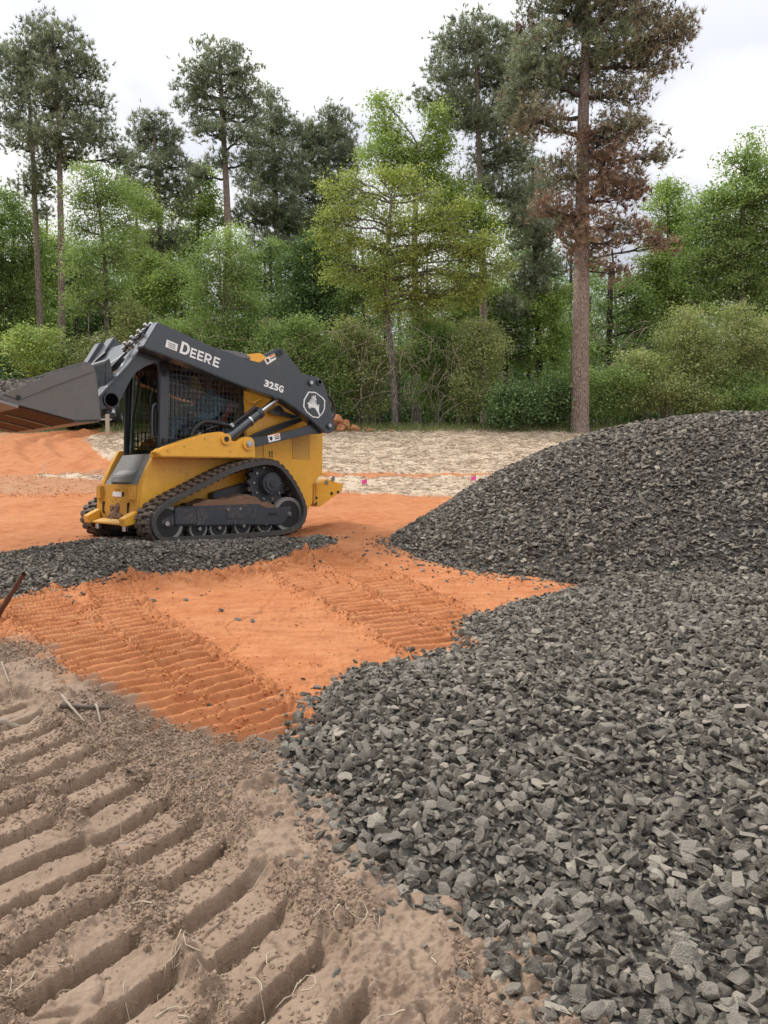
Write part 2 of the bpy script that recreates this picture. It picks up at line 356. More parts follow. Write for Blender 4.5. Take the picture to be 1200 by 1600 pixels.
def build_ground():
    # fan-shaped grid, finest close to the viewer
    tt = np.concatenate([-np.geomspace(14, 0.78, 40)[:-1], np.linspace(-0.78, 0.78, 800), np.geomspace(0.78, 14, 40)[1:]])
    yq = np.linspace(0.9, 40, 20000); cd = np.cumsum(1 / yq ** 1.4); a = np.interp(np.linspace(cd[0], cd[-1], 1250), cd, yq)
    yy = np.concatenate([np.linspace(-0.6, 0.88, 30), a, np.geomspace(41, 420, 25)])
    Y, T = np.meshgrid(yy, tt, indexing='ij'); X = (Y + 0.75) * T
    zd, brown, lane = ground_detail(X, Y)
    fade = 1 - sstep(30, 45, Y)
    Z = base_z(X, Y) + zd * fade
    # keep soil below gravel and below the machine's tracks
    s = (X - MP[0]) * _F[0] + (Y - MP[1]) * _F[1]; w = (X - MP[0]) * _W[0] + (Y - MP[1]) * _W[1]
    foot = 1 - sstep(0, 0.25, np.hypot(np.maximum(np.abs(s) - 0.95, 0), np.maximum(np.abs(w) - 1.0, 0)))
    Z = Z * (1 - foot) + foot * (base_z(X, Y) + 0.3 * zd - 0.012)
    nr, nc = X.shape
    straw = (in_poly(X, Y, STRAW_A) | in_poly(X, Y, STRAW_B) | in_poly(X, Y, STRAW_C)).astype(float)
    wob = 0.35 * fbm(X, Y, 0.9, 4, 77) + 0.12 * fbm(X, Y, 5, 3, 78)
    straw = (in_poly(X + wob, Y + wob * 0.22, STRAW_A) | in_poly(X + wob, Y + 0.15 * wob, STRAW_B) | in_poly(X + 0.3 * wob, Y + 0.2 * wob, STRAW_C)).astype(float)
    straw = np.where(Y > 27, 0, straw)
    roadl = in_poly(X + wob, Y + wob, ROADL).astype(float)
    grass = np.where((Y > 24.8) & (straw < .5) & (roadl < .5), 1.0, 0.0)
    bare = np.where((Y > 14) & (X < -5) & (roadl < .5) & (straw < .5) & (grass < .5), 1.0, 0.0)   # churned soil
    Z = Z + straw * (0.04 + 0.05 * fbm(X, Y, 3.0, 4, 79) + 0.02 * fbm(X, Y, 11, 3, 80))
    V = np.stack([X, Y, Z], -1).reshape(-1, 3)
    i = np.arange(nr - 1)[:, None] * nc; j = np.arange(nc - 1)[None]
    F = np.stack([i + j, i + j + 1, i + nc + j + 1, i + nc + j], -1).reshape(-1, 4)
    me = mesh_np('ground', V, F, 4, True)
    for nm, arr in (('brown', brown), ('straw', straw), ('grass', grass), ('bare', bare), ('lane', lane)):
        at = me.attributes.new(nm, 'FLOAT', 'POINT'); at.data.foreach_set('value', arr.astype(np.float32).ravel())
    o = link('ground', me, soil_material()); tag(o, 'orange clay and brown soil of the building site', kind='structure')
    return o
def soil_material():
    m, nt, b, out = mat_new('soil'); L = nt.links.new
    def attr(n):
        a = nd(nt, 'ShaderNodeAttribute', attribute_name=n); return a.outputs['Fac']
    n0 = add_noise(nt, 0.8, 5, 0.6); n1 = add_noise(nt, 4.5, 6, 0.65); n2 = add_noise(nt, 38, 5, 0.7); n3 = add_noise(nt, 160, 3, 0.6)
    clay = ramp(nt, n1.outputs['Fac'], [(0.28, (0.29, 0.094, 0.034)), (0.5, (0.385, 0.142, 0.053)), (0.72, (0.45, 0.192, 0.085))])
    clay2 = mixc(nt, ramp(nt, n0.outputs['Fac'], [(0.35, (0, 0, 0)), (0.75, (1, 1, 1))]).outputs[0], clay.outputs[0], (0.42, 0.180, 0.080))
    mp = nd(nt, 'ShaderNodeMapping'); mp.inputs['Scale'].default_value = (1.0, 5.0, 1.0); mp.inputs['Rotation'].default_value = (0, 0, 0.25)
    tc9 = nd(nt, 'ShaderNodeTexCoord'); L(tc9.outputs['Object'], mp.inputs[0]); n9 = nd(nt, 'ShaderNodeTexNoise'); L(mp.outputs[0], n9.inputs['Vector']); n9.inputs['Scale'].default_value = 2.6; n9.inputs['Detail'].default_value = 8; n9.inputs['Roughness'].default_value = .72
    clay2 = mixc(nt, ramp(nt, n9.outputs['Fac'], [(0.36, (0.55,) * 3), (0.52, (0, 0, 0))]).outputs[0], clay2, (0.24, 0.075, 0.027))     # damp, freshly scraped clay
    clay2 = mixc(nt, ramp(nt, n9.outputs['Fac'], [(0.56, (0, 0, 0)), (0.74, (0.6,) * 3)]).outputs[0], clay2, (0.43, 0.255, 0.155))       # pale dry crust and stone dust
    pale = ramp(nt, n2.outputs['Fac'], [(0.55, (0, 0, 0)), (0.8, (0.45,) * 3)])
    clay3 = mixc(nt, pale.outputs[0], clay2, (0.43, 0.24, 0.13))
    br = ramp(nt, n1.outputs['Fac'], [(0.25, (0.150, 0.102, 0.070)), (0.5, (0.224, 0.158, 0.112)), (0.75, (0.292, 0.214, 0.155))])
    br2 = mixc(nt, ramp(nt, n2.outputs['Fac'], [(0.35, (0, 0, 0)), (0.75, (0.6,) * 3)]).outputs[0], br.outputs[0], (0.272, 0.197, 0.142))
    st = ramp(nt, n2.outputs['Fac'], [(0.25, (0.36, 0.285, 0.20)), (0.5, (0.46, 0.37, 0.27)), (0.75, (0.52, 0.435, 0.335))])
    gr = ramp(nt, n2.outputs['Fac'], [(0.3, (0.06, 0.08, 0.03)), (0.5, (0.16, 0.145, 0.09)), (0.7, (0.10, 0.16, 0.045))])
    ba = ramp(nt, n1.outputs['Fac'], [(0.3, (0.27, 0.115, 0.055)), (0.5, (0.34, 0.165, 0.085)), (0.75, (0.36, 0.225, 0.135))])
    c = mixc(nt, attr('brown'), clay3, br2); c = mixc(nt, attr('bare'), c, ba.outputs[0])
    stc = mixc(nt, ramp(nt, n0.outputs['Fac'], [(0.42, (0.35,) * 3), (0.6, (0, 0, 0))]).outputs[0], st.outputs[0], (0.37, 0.29, 0.20))
    c = mixc(nt, attr('straw'), c, stc); c = mixc(nt, attr('grass'), c, gr.outputs[0])
    L(c, b.inputs['Base Color']); b.inputs['Roughness'].default_value = 0.93; b.inputs['Specular IOR Level'].default_value = 0.2
    ad = nd(nt, 'ShaderNodeMath', operation='ADD'); L(n2.outputs['Fac'], ad.inputs[0])
    ml = nd(nt, 'ShaderNodeMath', operation='MULTIPLY'); L(n3.outputs['Fac'], ml.inputs[0]); ml.inputs[1].default_value = 0.35
    L(ml.outputs[0], ad.inputs[1]); bump(nt, b, ad.outputs[0], 0.7, 0.012)
    return m
GROUND = build_ground()
# ------------------------------------------------------------------ gravel
def stone_material():
    m, nt, b, out = mat_new('crushed_stone'); L = nt.links.new
    oi = nd(nt, 'ShaderNodeObjectInfo'); n1 = add_noise(nt, 2.2, 5, 0.65); n2 = add_noise(nt, 14, 3, 0.6)
    base = ramp(nt, oi.outputs['Random'], [(0.0, (0.046, 0.041, 0.035)), (0.30, (0.110, 0.099, 0.084)), (0.62, (0.195, 0.175, 0.148)),
                                           (0.92, (0.29, 0.26, 0.218)), (0.99, (0.42, 0.37, 0.30))])
    dust = ramp(nt, n1.outputs['Fac'], [(0.4, (0, 0, 0)), (0.72, (0.55,) * 3)])
    c = mixc(nt, dust.outputs[0], base.outputs[0], (0.34, 0.30, 0.245))
    L(c, b.inputs['Base Color']); b.inputs['Roughness'].default_value = 0.88; b.inputs['Specular IOR Level'].default_value = 0.15
    bump(nt, b, n2.outputs['Fac'], 0.6, 0.08)
    return m
STONE = stone_material()
def rock_mesh(i, npts=13, dims=(1, .74, .5), bev=0.035, mat=None):
    r = random.Random(100 + i); bm = bmesh.new()
    for k in range(npts):
        v = Vector((r.gauss(0, 1), r.gauss(0, 1), r.gauss(0, 1))).normalized(); q = r.uniform(0.8, 1.0)
        m = max(abs(v.x), abs(v.y), abs(v.z)); v = v * (0.45 + 0.55 / m) * 0.5 * q   # towards a blocky shape
        bm.verts.new((v.x * dims[0], v.y * dims[1], v.z * dims[2]))
    g = bmesh.ops.convex_hull(bm, input=bm.verts[:])
    bmesh.ops.delete(bm, geom=[v for v in bm.verts if not v.link_faces], context='VERTS')
    bmesh.ops.dissolve_limit(bm, angle_limit=R(16), verts=bm.verts[:], edges=bm.edges[:])
    if bev: bmesh.ops.bevel(bm, geom=bm.edges[:], offset=bev, segments=1, affect='EDGES', clamp_overlap=True)
    bmesh.ops.triangulate(bm, faces=bm.faces[:])
    bmesh.ops.recalc_face_normals(bm, faces=bm.faces[:])
    me = bpy.data.meshes.new('stone'); bm.to_mesh(me); bm.free()
    me.polygons.foreach_set('use_smooth', [True] * len(me.polygons)); me.set_sharp_from_angle(angle=R(18))
    me.materials.append(mat or STONE); return me
_r = random.Random(3)
ROCKS = [rock_mesh(i, _r.choice((10, 12, 14, 16)), (1, _r.uniform(.5, .9), _r.uniform(.22, .58)), 0.016) for i in range(14)]

def scatter(name, P, rot, scl, idx, variants, parent=None, realize=False):
    """one object whose geometry nodes place the variants on given points"""
    me = bpy.data.meshes.new(name); me.vertices.add(len(P)); me.vertices.foreach_set('co', np.asarray(P, np.float32).ravel())
    a = me.attributes.new('rot', 'FLOAT_VECTOR', 'POINT'); a.data.foreach_set('vector', np.asarray(rot, np.float32).ravel())
    a = me.attributes.new('scl', 'FLOAT_VECTOR', 'POINT'); a.data.foreach_set('vector', np.asarray(scl, np.float32).ravel())
    a = me.attributes.new('idx', 'INT', 'POINT'); a.data.foreach_set('value', np.asarray(idx, np.int32).ravel())
    o = link(name, me, None, parent)
    ng = bpy.data.node_groups.new(name + '_nodes', 'GeometryNodeTree')
    ng.interface.new_socket('Geometry', in_out='INPUT', socket_type='NodeSocketGeometry')
    ng.interface.new_socket('Geometry', in_out='OUTPUT', socket_type='NodeSocketGeometry')
    gi = ng.nodes.new('NodeGroupInput'); go = ng.nodes.new('NodeGroupOutput'); L = ng.links.new
    ip = ng.nodes.new('GeometryNodeInstanceOnPoints'); g2i = ng.nodes.new('GeometryNodeGeometryToInstance')
    for v in reversed(variants):
        key = 'source_' + v.name
        src = bpy.data.objects.get(key) or bpy.data.objects.new(key, v)
        n = ng.nodes.new('GeometryNodeObjectInfo'); n.inputs['Object'].default_value = src; n.inputs['As Instance'].default_value = False
        L(n.outputs['Geometry'], g2i.inputs[0])
    def na(nm, t):
        n = ng.nodes.new('GeometryNodeInputNamedAttribute'); n.data_type = t; n.inputs['Name'].default_value = nm
        return [s for s in n.outputs if s.name == 'Attribute' and s.enabled][0]
    L(gi.outputs[0], ip.inputs['Points']); L(g2i.outputs[0], ip.inputs['Instance']); ip.inputs['Pick Instance'].default_value = True
    L(na('idx', 'INT'), ip.inputs['Instance Index']); L(na('scl', 'FLOAT_VECTOR'), ip.inputs['Scale'])
    e2r = ng.nodes.new('FunctionNodeEulerToRotation'); L(na('rot', 'FLOAT_VECTOR'), e2r.inputs[0]); L(e2r.outputs[0], ip.inputs['Rotation'])
    L(ip.outputs[0], go.inputs[0])
    md = o.modifiers.new('scatter', 'NODES'); md.node_group = ng
    return o

GRAVEL_BED = paint('gravel_bed', (0.055, 0.050, 0.044), 0.95, bumpk=0.6, scale=6)  # bed colour kept dark to paint in the shade of gaps between stones
def visible(x, y, m=0.8): return np.abs(x) < (y * 0.52 / 0.98 + m)

def surf_near(x, y): return base_z(x, y) + near_h(x, y)
def surf_pile(x, y): return base_z(x, y) + pile_h(x, y)
def surf_strip(x, y): return base_z(x, y) + strip_h(x, y)
def in_near(x, y): return (near_h(x, y) > -0.012) & (pile_h(x, y) < near_h(x, y) + 0.01)
def in_pile(x, y): return (pile_h(x, y) > -0.012) & ~((near_h(x, y) > pile_h(x, y) + 0.01))
def in_strip(x, y): return strip_h(x, y) > -0.006
def bed(name, surf, inside, x0, x1, y0, y1, step, parent):
    xs = np.arange(x0, x1, step); ys = np.arange(y0, y1, step); X, Y = np.meshgrid(xs, ys)
    Z = surf(X, Y) - 0.012; ok = inside(X, Y)
    # push hidden vertices below the soil instead of leaving a cliff
    Z = np.where(ok, Z, base_z(X, Y) - 0.12)
    nr, nc = X.shape; i = np.arange(nr - 1)[:, None] * nc; j = np.arange(nc - 1)[None]
    F = np.stack([i + j, i + j + 1, i + nc + j + 1, i + nc + j], -1).reshape(-1, 4)
    okf = ok.ravel()[F].any(1); F = F[okf]
    used = np.unique(F); mp = -np.ones(nr * nc, int); mp[used] = np.arange(len(used))
    V = np.stack([X, Y, Z], -1).reshape(-1, 3)[used]
    me = mesh_np(name, V, mp[F], 4, True); return link(name, me, GRAVEL_BED, parent)
def stones_on(surf, inside, x0, x1, y0, y1, step, smin, smax, layers=2, vis=True, sunk=0.35):
    out = []
    for l in range(layers):
        xs = np.arange(x0, x1, step); ys = np.arange(y0, y1, step); X, Y = np.meshgrid(xs, ys)
        X = (X + rng.uniform(-.6, .6, X.shape) * step).ravel(); Y = (Y + rng.uniform(-.6, .6, Y.shape) * step).ravel()
        if vis: k = visible(X, Y); X, Y = X[k], Y[k]
        k = inside(X, Y); X, Y = X[k], Y[k]
        s = smin + (smax - smin) * rng.beta(1.1, 2.6, len(X))
        z = surf(X, Y) + s * rng.uniform(-0.12, 0.30, len(X)) - (0.014 if l == 0 else 0.0)
        out.append(np.stack([X, Y, z, s], 1))
    A = np.concatenate(out); n = len(A)
    rot = np.stack([rng.normal(0, 0.55, n), rng.normal(0, 0.55, n), rng.uniform(0, 6.283, n)], 1)
    scl = A[:, 3:4] * rng.uniform(0.82, 1.22, (n, 3))
    return A[:, :3], rot, scl, rng.integers(0, len(ROCKS), n)
def cat4(*a): return tuple(np.concatenate(q) for q in zip(*a))
def fringe(edge, n, spread, surf, smin=0.02, smax=0.05, pts_in=None):
    """stray stones lying just outside an outline"""
    E = np.array(edge); seg = rng.integers(0, len(E) - 1, n); t = rng.uniform(0, 1, n)
    P = E[seg] + (E[seg + 1] - E[seg]) * t[:, None] + rng.normal(0, 1, (n, 2)) * (rng.exponential(spread, n)[:, None])
    s = rng.uniform(smin, smax, n) * rng.choice([0.6, 0.8, 1.0, 1.15], n)
    z = surf(P[:, 0], P[:, 1]) + 0.12 * s
    rot = np.stack([rng.normal(0, .4, n), rng.normal(0, .4, n), rng.uniform(0, 6.28, n)], 1)
    return np.c_[P, z], rot, s[:, None] * rng.uniform(.8, 1.2, (n, 3)), rng.integers(0, len(ROCKS), n)

# low spread in the foreground
near_root = empty('gravel_spread', (2.0, 3.2, 0.0)); tag(near_root, 'low spread of crushed grey stone in the right foreground beside brown soil', 'gravel')
def reparent(o, root): o.parent = root; o.matrix_parent_inverse = Matrix.Translation(-Vector(root.location)); return o
reparent(bed('gravel_core', surf_near, in_near, -0.9, 5.2, 0.4, 6.6, 0.03, None), near_root)
P, ro, sc, ix = stones_on(surf_near, in_near, -0.9, 4.6, 0.75, 6.6, 0.026, 0.015, 0.086, 2)
big = np.where(P[:, 1] < 3.2)[0]
score = sc.max(1)[big] / np.hypot(P[big, 1], CAMH) * (np.abs(P[big, 0]) < P[big, 1] * 0.52 + 0.05) * (P[big, 1] > 1.25)
order = big[np.argsort(-score)[:300]]
keep = np.ones(len(P), bool); keep[order] = False
for k in order:
    o = bpy.data.objects.new('stone', ROCKS[ix[k]]); COL.objects.link(o)
    o.location = P[k] + np.array([0, 0, 0.004]); o.rotation_euler = ro[k]; o.scale = sc[k]; reparent(o, near_root)
o = scatter('stone_layer', P[keep], ro[keep], sc[keep], ix[keep], ROCKS); tag(o, kind='stuff'); reparent(o, near_root)

# the tall heap
pile_root = empty('gravel_pile', (PILE_C[0], PILE_C[1], 0.0)); tag(pile_root, 'tall rounded heap of dark crushed stone at the right', 'gravel pile')
reparent(bed('gravel_core', surf_pile, in_pile, -0.8, 10, 4.8, 15.5, 0.08, None), pile_root)
g = stones_on(surf_pile, in_pile, -0.6, 9.0, 4.9, 10.6, 0.034, 0.022, 0.096, 2)
o = scatter('stone_layer', *g, ROCKS); tag(o, kind='stuff'); reparent(o, pile_root)

# flattened strip under the loader
strip_root = empty('gravel_strip', (-2.5, 7.2, 0.0)); tag(strip_root, 'flat strip of grey stone spread in front of the loader', 'gravel')
reparent(bed('gravel_core', surf_strip, in_strip, -7.5, -0.3, 5.2, 10.2, 0.06, None), strip_root)
g = stones_on(surf_strip, in_strip, -7.0, -0.3, 5.2, 10.2, 0.033, 0.024, 0.075, 2)
_s = (g[0][:, 0] - MP[0]) * _F[0] + (g[0][:, 1] - MP[1]) * _F[1]; _w = (g[0][:, 0] - MP[0]) * _W[0] + (g[0][:, 1] - MP[1]) * _W[1]
_in = (np.abs(_s) < 0.85) & (np.abs(np.abs(_w) - 0.75) < 0.21)
g[0][_in, 2] -= 0.02
o = scatter('stone_layer', *g, ROCKS); tag(o, kind='stuff'); reparent(o, strip_root)

# strays on the clay
PE = [(PILE_C[0] + (PILE_R + .05) * math.cos(a), PILE_C[1] + (PILE_R + .05) / PILE_E * math.sin(a)) for a in np.linspace(R(175), R(250), 30)]
sp = gpoly([(290, 938), (345, 955), (395, 973), (372, 971), (600, 960), (700, 970), (694, 978), (500, 880), (560, 885), (620, 872), (660, 893), (240, 940), (205, 925)])
pts = np.array(sp); n = len(pts); z = ground_z(pts[:, 0], pts[:, 1])
single = (np.c_[pts, z + .008], np.stack([rng.normal(0, .3, n), rng.normal(0, .3, n), rng.uniform(0, 6, n)], 1), np.full((n, 3), .055), rng.integers(0, 14, n))
g = cat4(fringe(NEAR_EDGE, 260, 0.05, ground_z, .018, .055), fringe(NEAR_EDGE[6:10], 110, 0.12, ground_z, .02, .06), fringe(PE, 700, 0.16, ground_z), fringe(STRIP_POLY[9:], 420, 0.16, ground_z, .02, .05), fringe(STRIP_POLY[:9], 260, 0.14, ground_z, .02, .05), single)
o = scatter('stray_stones', *g, ROCKS); tag(o, 'loose grey stones strewn over the orange clay beside the gravel', 'stone', kind='stuff')

# crumbs and clods of soil
def clod_mat(name, c0, c1):
    m, nt, b, out = mat_new(name); oi = nd(nt, 'ShaderNodeObjectInfo'); n = add_noise(nt, 5, 5, .7)
    r_ = ramp(nt, oi.outputs['Random'], [(0, c0), (1, c1)]); nt.links.new(r_.outputs[0], b.inputs['Base Color']); b.inputs['Roughness'].default_value = .95
    b.inputs['Specular IOR Level'].default_value = .15; return m
def clod_mesh(i, mat):
    bm = bmesh.new(); bmesh.ops.create_icosphere(bm, subdivisions=2, radius=.5); r = random.Random(i)
    o1 = Vector((r.uniform(-9, 9), r.uniform(-9, 9), r.uniform(-9, 9)))
    from mathutils import noise
    for v in bm.verts:
        v.co *= 1 + 0.55 * noise.noise(v.co * 2.1 + o1) + .25 * noise.noise(v.co * 5 + o1); v.co.z *= .7
    me = bpy.data.meshes.new('clod'); bm.to_mesh(me); bm.free(); me.materials.append(mat); return me
CB = clod_mat('brown_clod', (.18, .128, .09), (.28, .203, .146)); CO = clod_mat('clay_clod', (.34, .122, .045), (.44, .18, .075))
CLB = [clod_mesh(i, CB) for i in range(6)]; CLO = [clod_mesh(20 + i, CO) for i in range(6)]
def clods(n, x0, x1, y0, y1, test, s0, s1):
    X = rng.uniform(x0, x1, n); Y = y0 + (y1 - y0) * rng.uniform(0, 1, n) ** 1.5; k = visible(X, Y, .5) & test(X, Y); X, Y = X[k], Y[k]; m = len(X)
    s = s0 + (s1 - s0) * rng.beta(1, 7, m); z = ground_z(X, Y) + s * .1
    return np.c_[X, Y, z], rng.uniform(0, 6.28, (m, 3)), s[:, None] * rng.uniform(.7, 1.3, (m, 3)), rng.integers(0, 6, m)
def t_brown(x, y):
    d1 = np.min([dist_line(x, y, L['c'])[0] - L['hw'] for L in BIG], 0); p = np.where(d1 < -.03, .22, 1.0) * sstep(-.45, .10, fbm(x, y, 3, 3, 88))
    return in_poly(x, y, BROWN) & ~in_near(x, y) & (rng.uniform(0, 1, x.shape) < p)
o = scatter('soil_crumbs', *clods(420000, -2.6, 1.6, .8, 4.6, t_brown, .004, .034), CLB); tag(o, 'crumbs and small clods of brown soil around the coarse tread prints', 'soil', kind='stuff')
def t_clay(x, y):
    db = np.min([np.abs(dist_line(x, y, L['c'])[0] - L['hw'] - .02) for L in LANES] + [dist_line(x, y, RIDGE)[0] * .7], 0)
    return ~in_poly(x, y, BROWN) & ~in_near(x, y) & ~in_strip(x, y) & ~in_pile(x, y) & (rng.uniform(0, 1, x.shape) < np.exp(-(db / .07) ** 2) + .02 + .08 * sstep(.1, .4, fbm(x, y, 1.3, 3, 66)))
o = scatter('clay_crumbs', *clods(80000, -5, 1.6, 2.6, 8.6, t_clay, .006, .036), CLO); tag(o, 'crumbs of orange clay thrown up along the track prints', 'soil', kind='stuff')
def t_far(x, y): return (y > 13.5) & (x < -5.5) & ~in_poly(x, y, ROADL) & ~in_poly(x, y, STRAW_A)
o = scatter('churned_clods', *clods(7000, -16, -4, 13.6, 21, t_far, .012, .06), CLO); tag(o, 'churned lumps of reddish soil beyond the flat clay at the left', 'soil', kind='stuff')
# ------------------------------------------------------------------ tracked loader
YEL = paint('machine_yellow', (0.78, 0.40, 0.042), 0.38, dirt=0.22, dirtcol=(0.40, 0.24, 0.10), scale=2.2, coat=0.25)
YELD = paint('machine_yellow_dusty', (0.60, 0.32, 0.045), 0.5, dirt=0.45, dirtcol=(0.27, 0.17, 0.10), scale=3.5)
CHAR = paint('charcoal_paint', (0.034, 0.040, 0.051), 0.30, dirt=0.16, dirtcol=(0.10, 0.085, 0.07), scale=2.5, coat=0.6)
CHARD = paint('charcoal_dusty', (0.038, 0.044, 0.055), 0.42, dirt=0.32, dirtcol=(0.17, 0.115, 0.08), scale=4)
BLK = paint('black_rubber_hose', (0.012, 0.012, 0.013), 0.45)
RUB = paint('track_rubber', (0.05, 0.048, 0.046), 0.7, dirt=0.25, dirtcol=(0.20, 0.115, 0.07), scale=7, bumpk=.3)
RUBL = paint('lug_rubber', (0.045, 0.040, 0.037), 0.8, dirt=0.6, dirtcol=(0.27, 0.145, 0.08), scale=6, bumpk=.3)
STEEL = paint('bright_steel', (0.55, 0.55, 0.55), 0.28, metal=1.0, dirt=.1)
WORN = paint('worn_bucket_steel', (0.14, 0.133, 0.128), 0.42, metal=0.3, dirt=0.4, dirtcol=(0.15, 0.115, 0.085), scale=1.6, bumpk=.15)
RIM = paint('worn_rim', (0.22, 0.21, 0.20), 0.5, dirt=.25)
POL = paint('polished_steel', (0.19, 0.18, 0.175), 0.36, metal=1.0, dirt=0.12, dirtcol=(0.2, 0.11, 0.06), scale=5)
GREYP = paint('grey_footplate', (0.16, 0.165, 0.17), 0.55, dirt=0.4, dirtcol=(0.24, 0.18, 0.13), scale=5)
UNDER = paint('bucket_floor_mud_clay_bounce', (0.105, 0.055, 0.032), 0.75, dirt=.4, dirtcol=(.16, .08, .045), scale=3, spec=.2)  # rough dirt, with orange bounce from the clay painted into the brown
BORE_SHADE = paint('bore_shade_black', (0.003, 0.003, 0.003), 0.9, spec=0.0)  # flat black standing in for the shade inside a bore
DARK = paint('dark_interior', (0.012, 0.012, 0.014), 0.6)
WHITE = paint('white_decal', (0.80, 0.80, 0.78), 0.5)
ORNG = paint('orange_decal', (0.75, 0.25, 0.03), 0.5)
MUD = paint('caked_mud', (0.20, 0.115, 0.07), 0.95, dirt=.4, dirtcol=(.27, .16, .095), scale=12, bumpk=1.0)
def glass_mat():
    m, nt, b, out = mat_new('tinted_glass'); nt.nodes.remove(b)
    tr = nd(nt, 'ShaderNodeBsdfTransparent'); tr.inputs[0].default_value = (.30, .31, .27, 1); gl = nd(nt, 'ShaderNodeBsdfGlossy'); gl.inputs['Roughness'].default_value = .04
    fr = nd(nt, 'ShaderNodeFresnel'); fr.inputs[0].default_value = 1.5; mx = nd(nt, 'ShaderNodeMixShader')
    nt.links.new(fr.outputs[0], mx.inputs[0]); nt.links.new(tr.outputs[0], mx.inputs[1]); nt.links.new(gl.outputs[0], mx.inputs[2]); nt.links.new(mx.outputs[0], out.inputs[0]); return m
GLASS = glass_mat(); GLASS2 = GLASS.copy(); GLASS2.name = 'side_glass'; GLASS2.node_tree.nodes['Transparent BSDF'].inputs[0].default_value = (.92, .94, .92, 1)

_cl = MROT.T @ (np.array([0, 0, CAMH]) - MP)
def mw(u, v, w):                       # photo pixel -> machine (s, z) on the plane at lateral offset w
    d = MROT.T @ ray(u, v); t = (w - _cl[1]) / d[1]; q = _cl + t * d; return (float(q[0]), float(q[2]))
def ms(u, v, s):                       # photo pixel -> machine (w, z) on the plane at s
    d = MROT.T @ ray(u, v); t = (s - _cl[0]) / d[0]; q = _cl + t * d; return (float(q[1]), float(q[2]))
def pf(w, pts): return [mw(u, v, w) for u, v in pts]
def p3(w, u, v): a = mw(u, v, w); return Vector((a[0], w, a[1]))

ML = empty('track_loader'); M4 = Matrix(MROT.tolist()).to_4x4(); M4.translation = Vector(MP); ML.matrix_world = M4
tag(ML, 'yellow and charcoal compact track loader with raised bucket standing on gravel', 'track loader')
def prism(name, prof, w0, w1, mat, parent=None, bevel=0.006, smooth=30):
    bm = bmesh.new(); bm_prism(bm, prof, w0, w1, bevel); return obj_bm(name, bm, mat, ML if parent is None else parent, smooth)
def cyl(name, a, b, r, mat, parent=None, r2=None, seg=24):
    bm = bmesh.new(); bm_cyl(bm, a, b, r, r2, seg); return obj_bm(name, bm, mat, ML if parent is None else parent, 40)
def box(name, c, d, mat, parent=None, bevel=0.006, rot=None):
    bm = bmesh.new(); bm_box(bm, c, d, rot, bevel); return obj_bm(name, bm, mat, ML if parent is None else parent, 40)
def ring_pin(name, w, u, v, sgn, parent, r=.045, dark=False):
    s, z = mw(u, v, abs(w)); bm = bmesh.new(); y = w
    bm_cyl(bm, (s, y, z), (s, y + sgn * .022, z), r, r * .9, 20); o = obj_bm(name, bm, CHAR, parent, 40)
    bm = bmesh.new(); bm_cyl(bm, (s, y + sgn * .023, z), (s, y + sgn * .030, z), r * .55, r * .5, 16)
    obj_bm('pin_head', bm, BORE_SHADE if dark else STEEL, o, 40); return o

# --- boom arms
BOOM = [(247, 503), (283, 519), (320, 536), (345, 546), (360, 551), (382, 560), (440, 575), (480, 585), (497, 589), (503, 592), (507, 600), (513, 620), (522, 655), (524, 666), (521, 673), (515, 677), (507, 676),
        (488, 658), (460, 637), (440, 624), (400, 611), (380, 604), (340, 588), (300, 571), (262, 557), (240, 549), (228, 545), (224, 541)]
LEG = [(248, 506), (224, 541), (200, 573), (170, 605), (153, 624), (153, 633), (157, 640), (178, 637), (184, 631), (190, 622), (204, 594), (214, 581), (228, 572), (256, 562), (290, 566), (290, 540)]
WB = .83; WL = .64
boom_p = pf(WB, BOOM); leg_p = pf(WL, LEG)
ARMS = {}
for sg in (1, -1):
    a = prism('boom_arm', boom_p, sg * .66, sg * WB, CHAR, bevel=.010); ARMS[sg] = a
    prism('arm_leg', leg_p, sg * .47, sg * WL, CHAR, a, bevel=.008)
    # bright rim along the front edge of the leg
    f = pf(WL, [(247, 505), (224, 541), (200, 573), (170, 605), (153, 624)])
    o_ = [(p[0] + .016, p[1] + .012) for p in f]
    prism('leg_rim', f + o_[::-1], sg * .45, sg * .665, CHAR, a, bevel=.003)
    s, z = mw(173, 625, WL)
    bm = bmesh.new(); bm_cyl(bm, (s, sg * (WL - .01), z), (s, sg * (WL + .025), z), .085, .08, 28); obj_bm('pivot_ring', bm, CHARD, a, 40)
    bm = bmesh.new(); bm_cyl(bm, (s, sg * (WL + .0255), z), (s, sg * (WL + .029), z), .066, .066, 28); obj_bm('pivot_bore_shade', bm, BORE_SHADE, a, 40)  # solid black disc on the ring, painted as the bore's inner shade
    for (u, v, dk) in ((485, 598, False), (498, 597, True), (514, 665, False)): ring_pin('pivot_pin', sg * WB, u, v, sg, a, .043, dk)

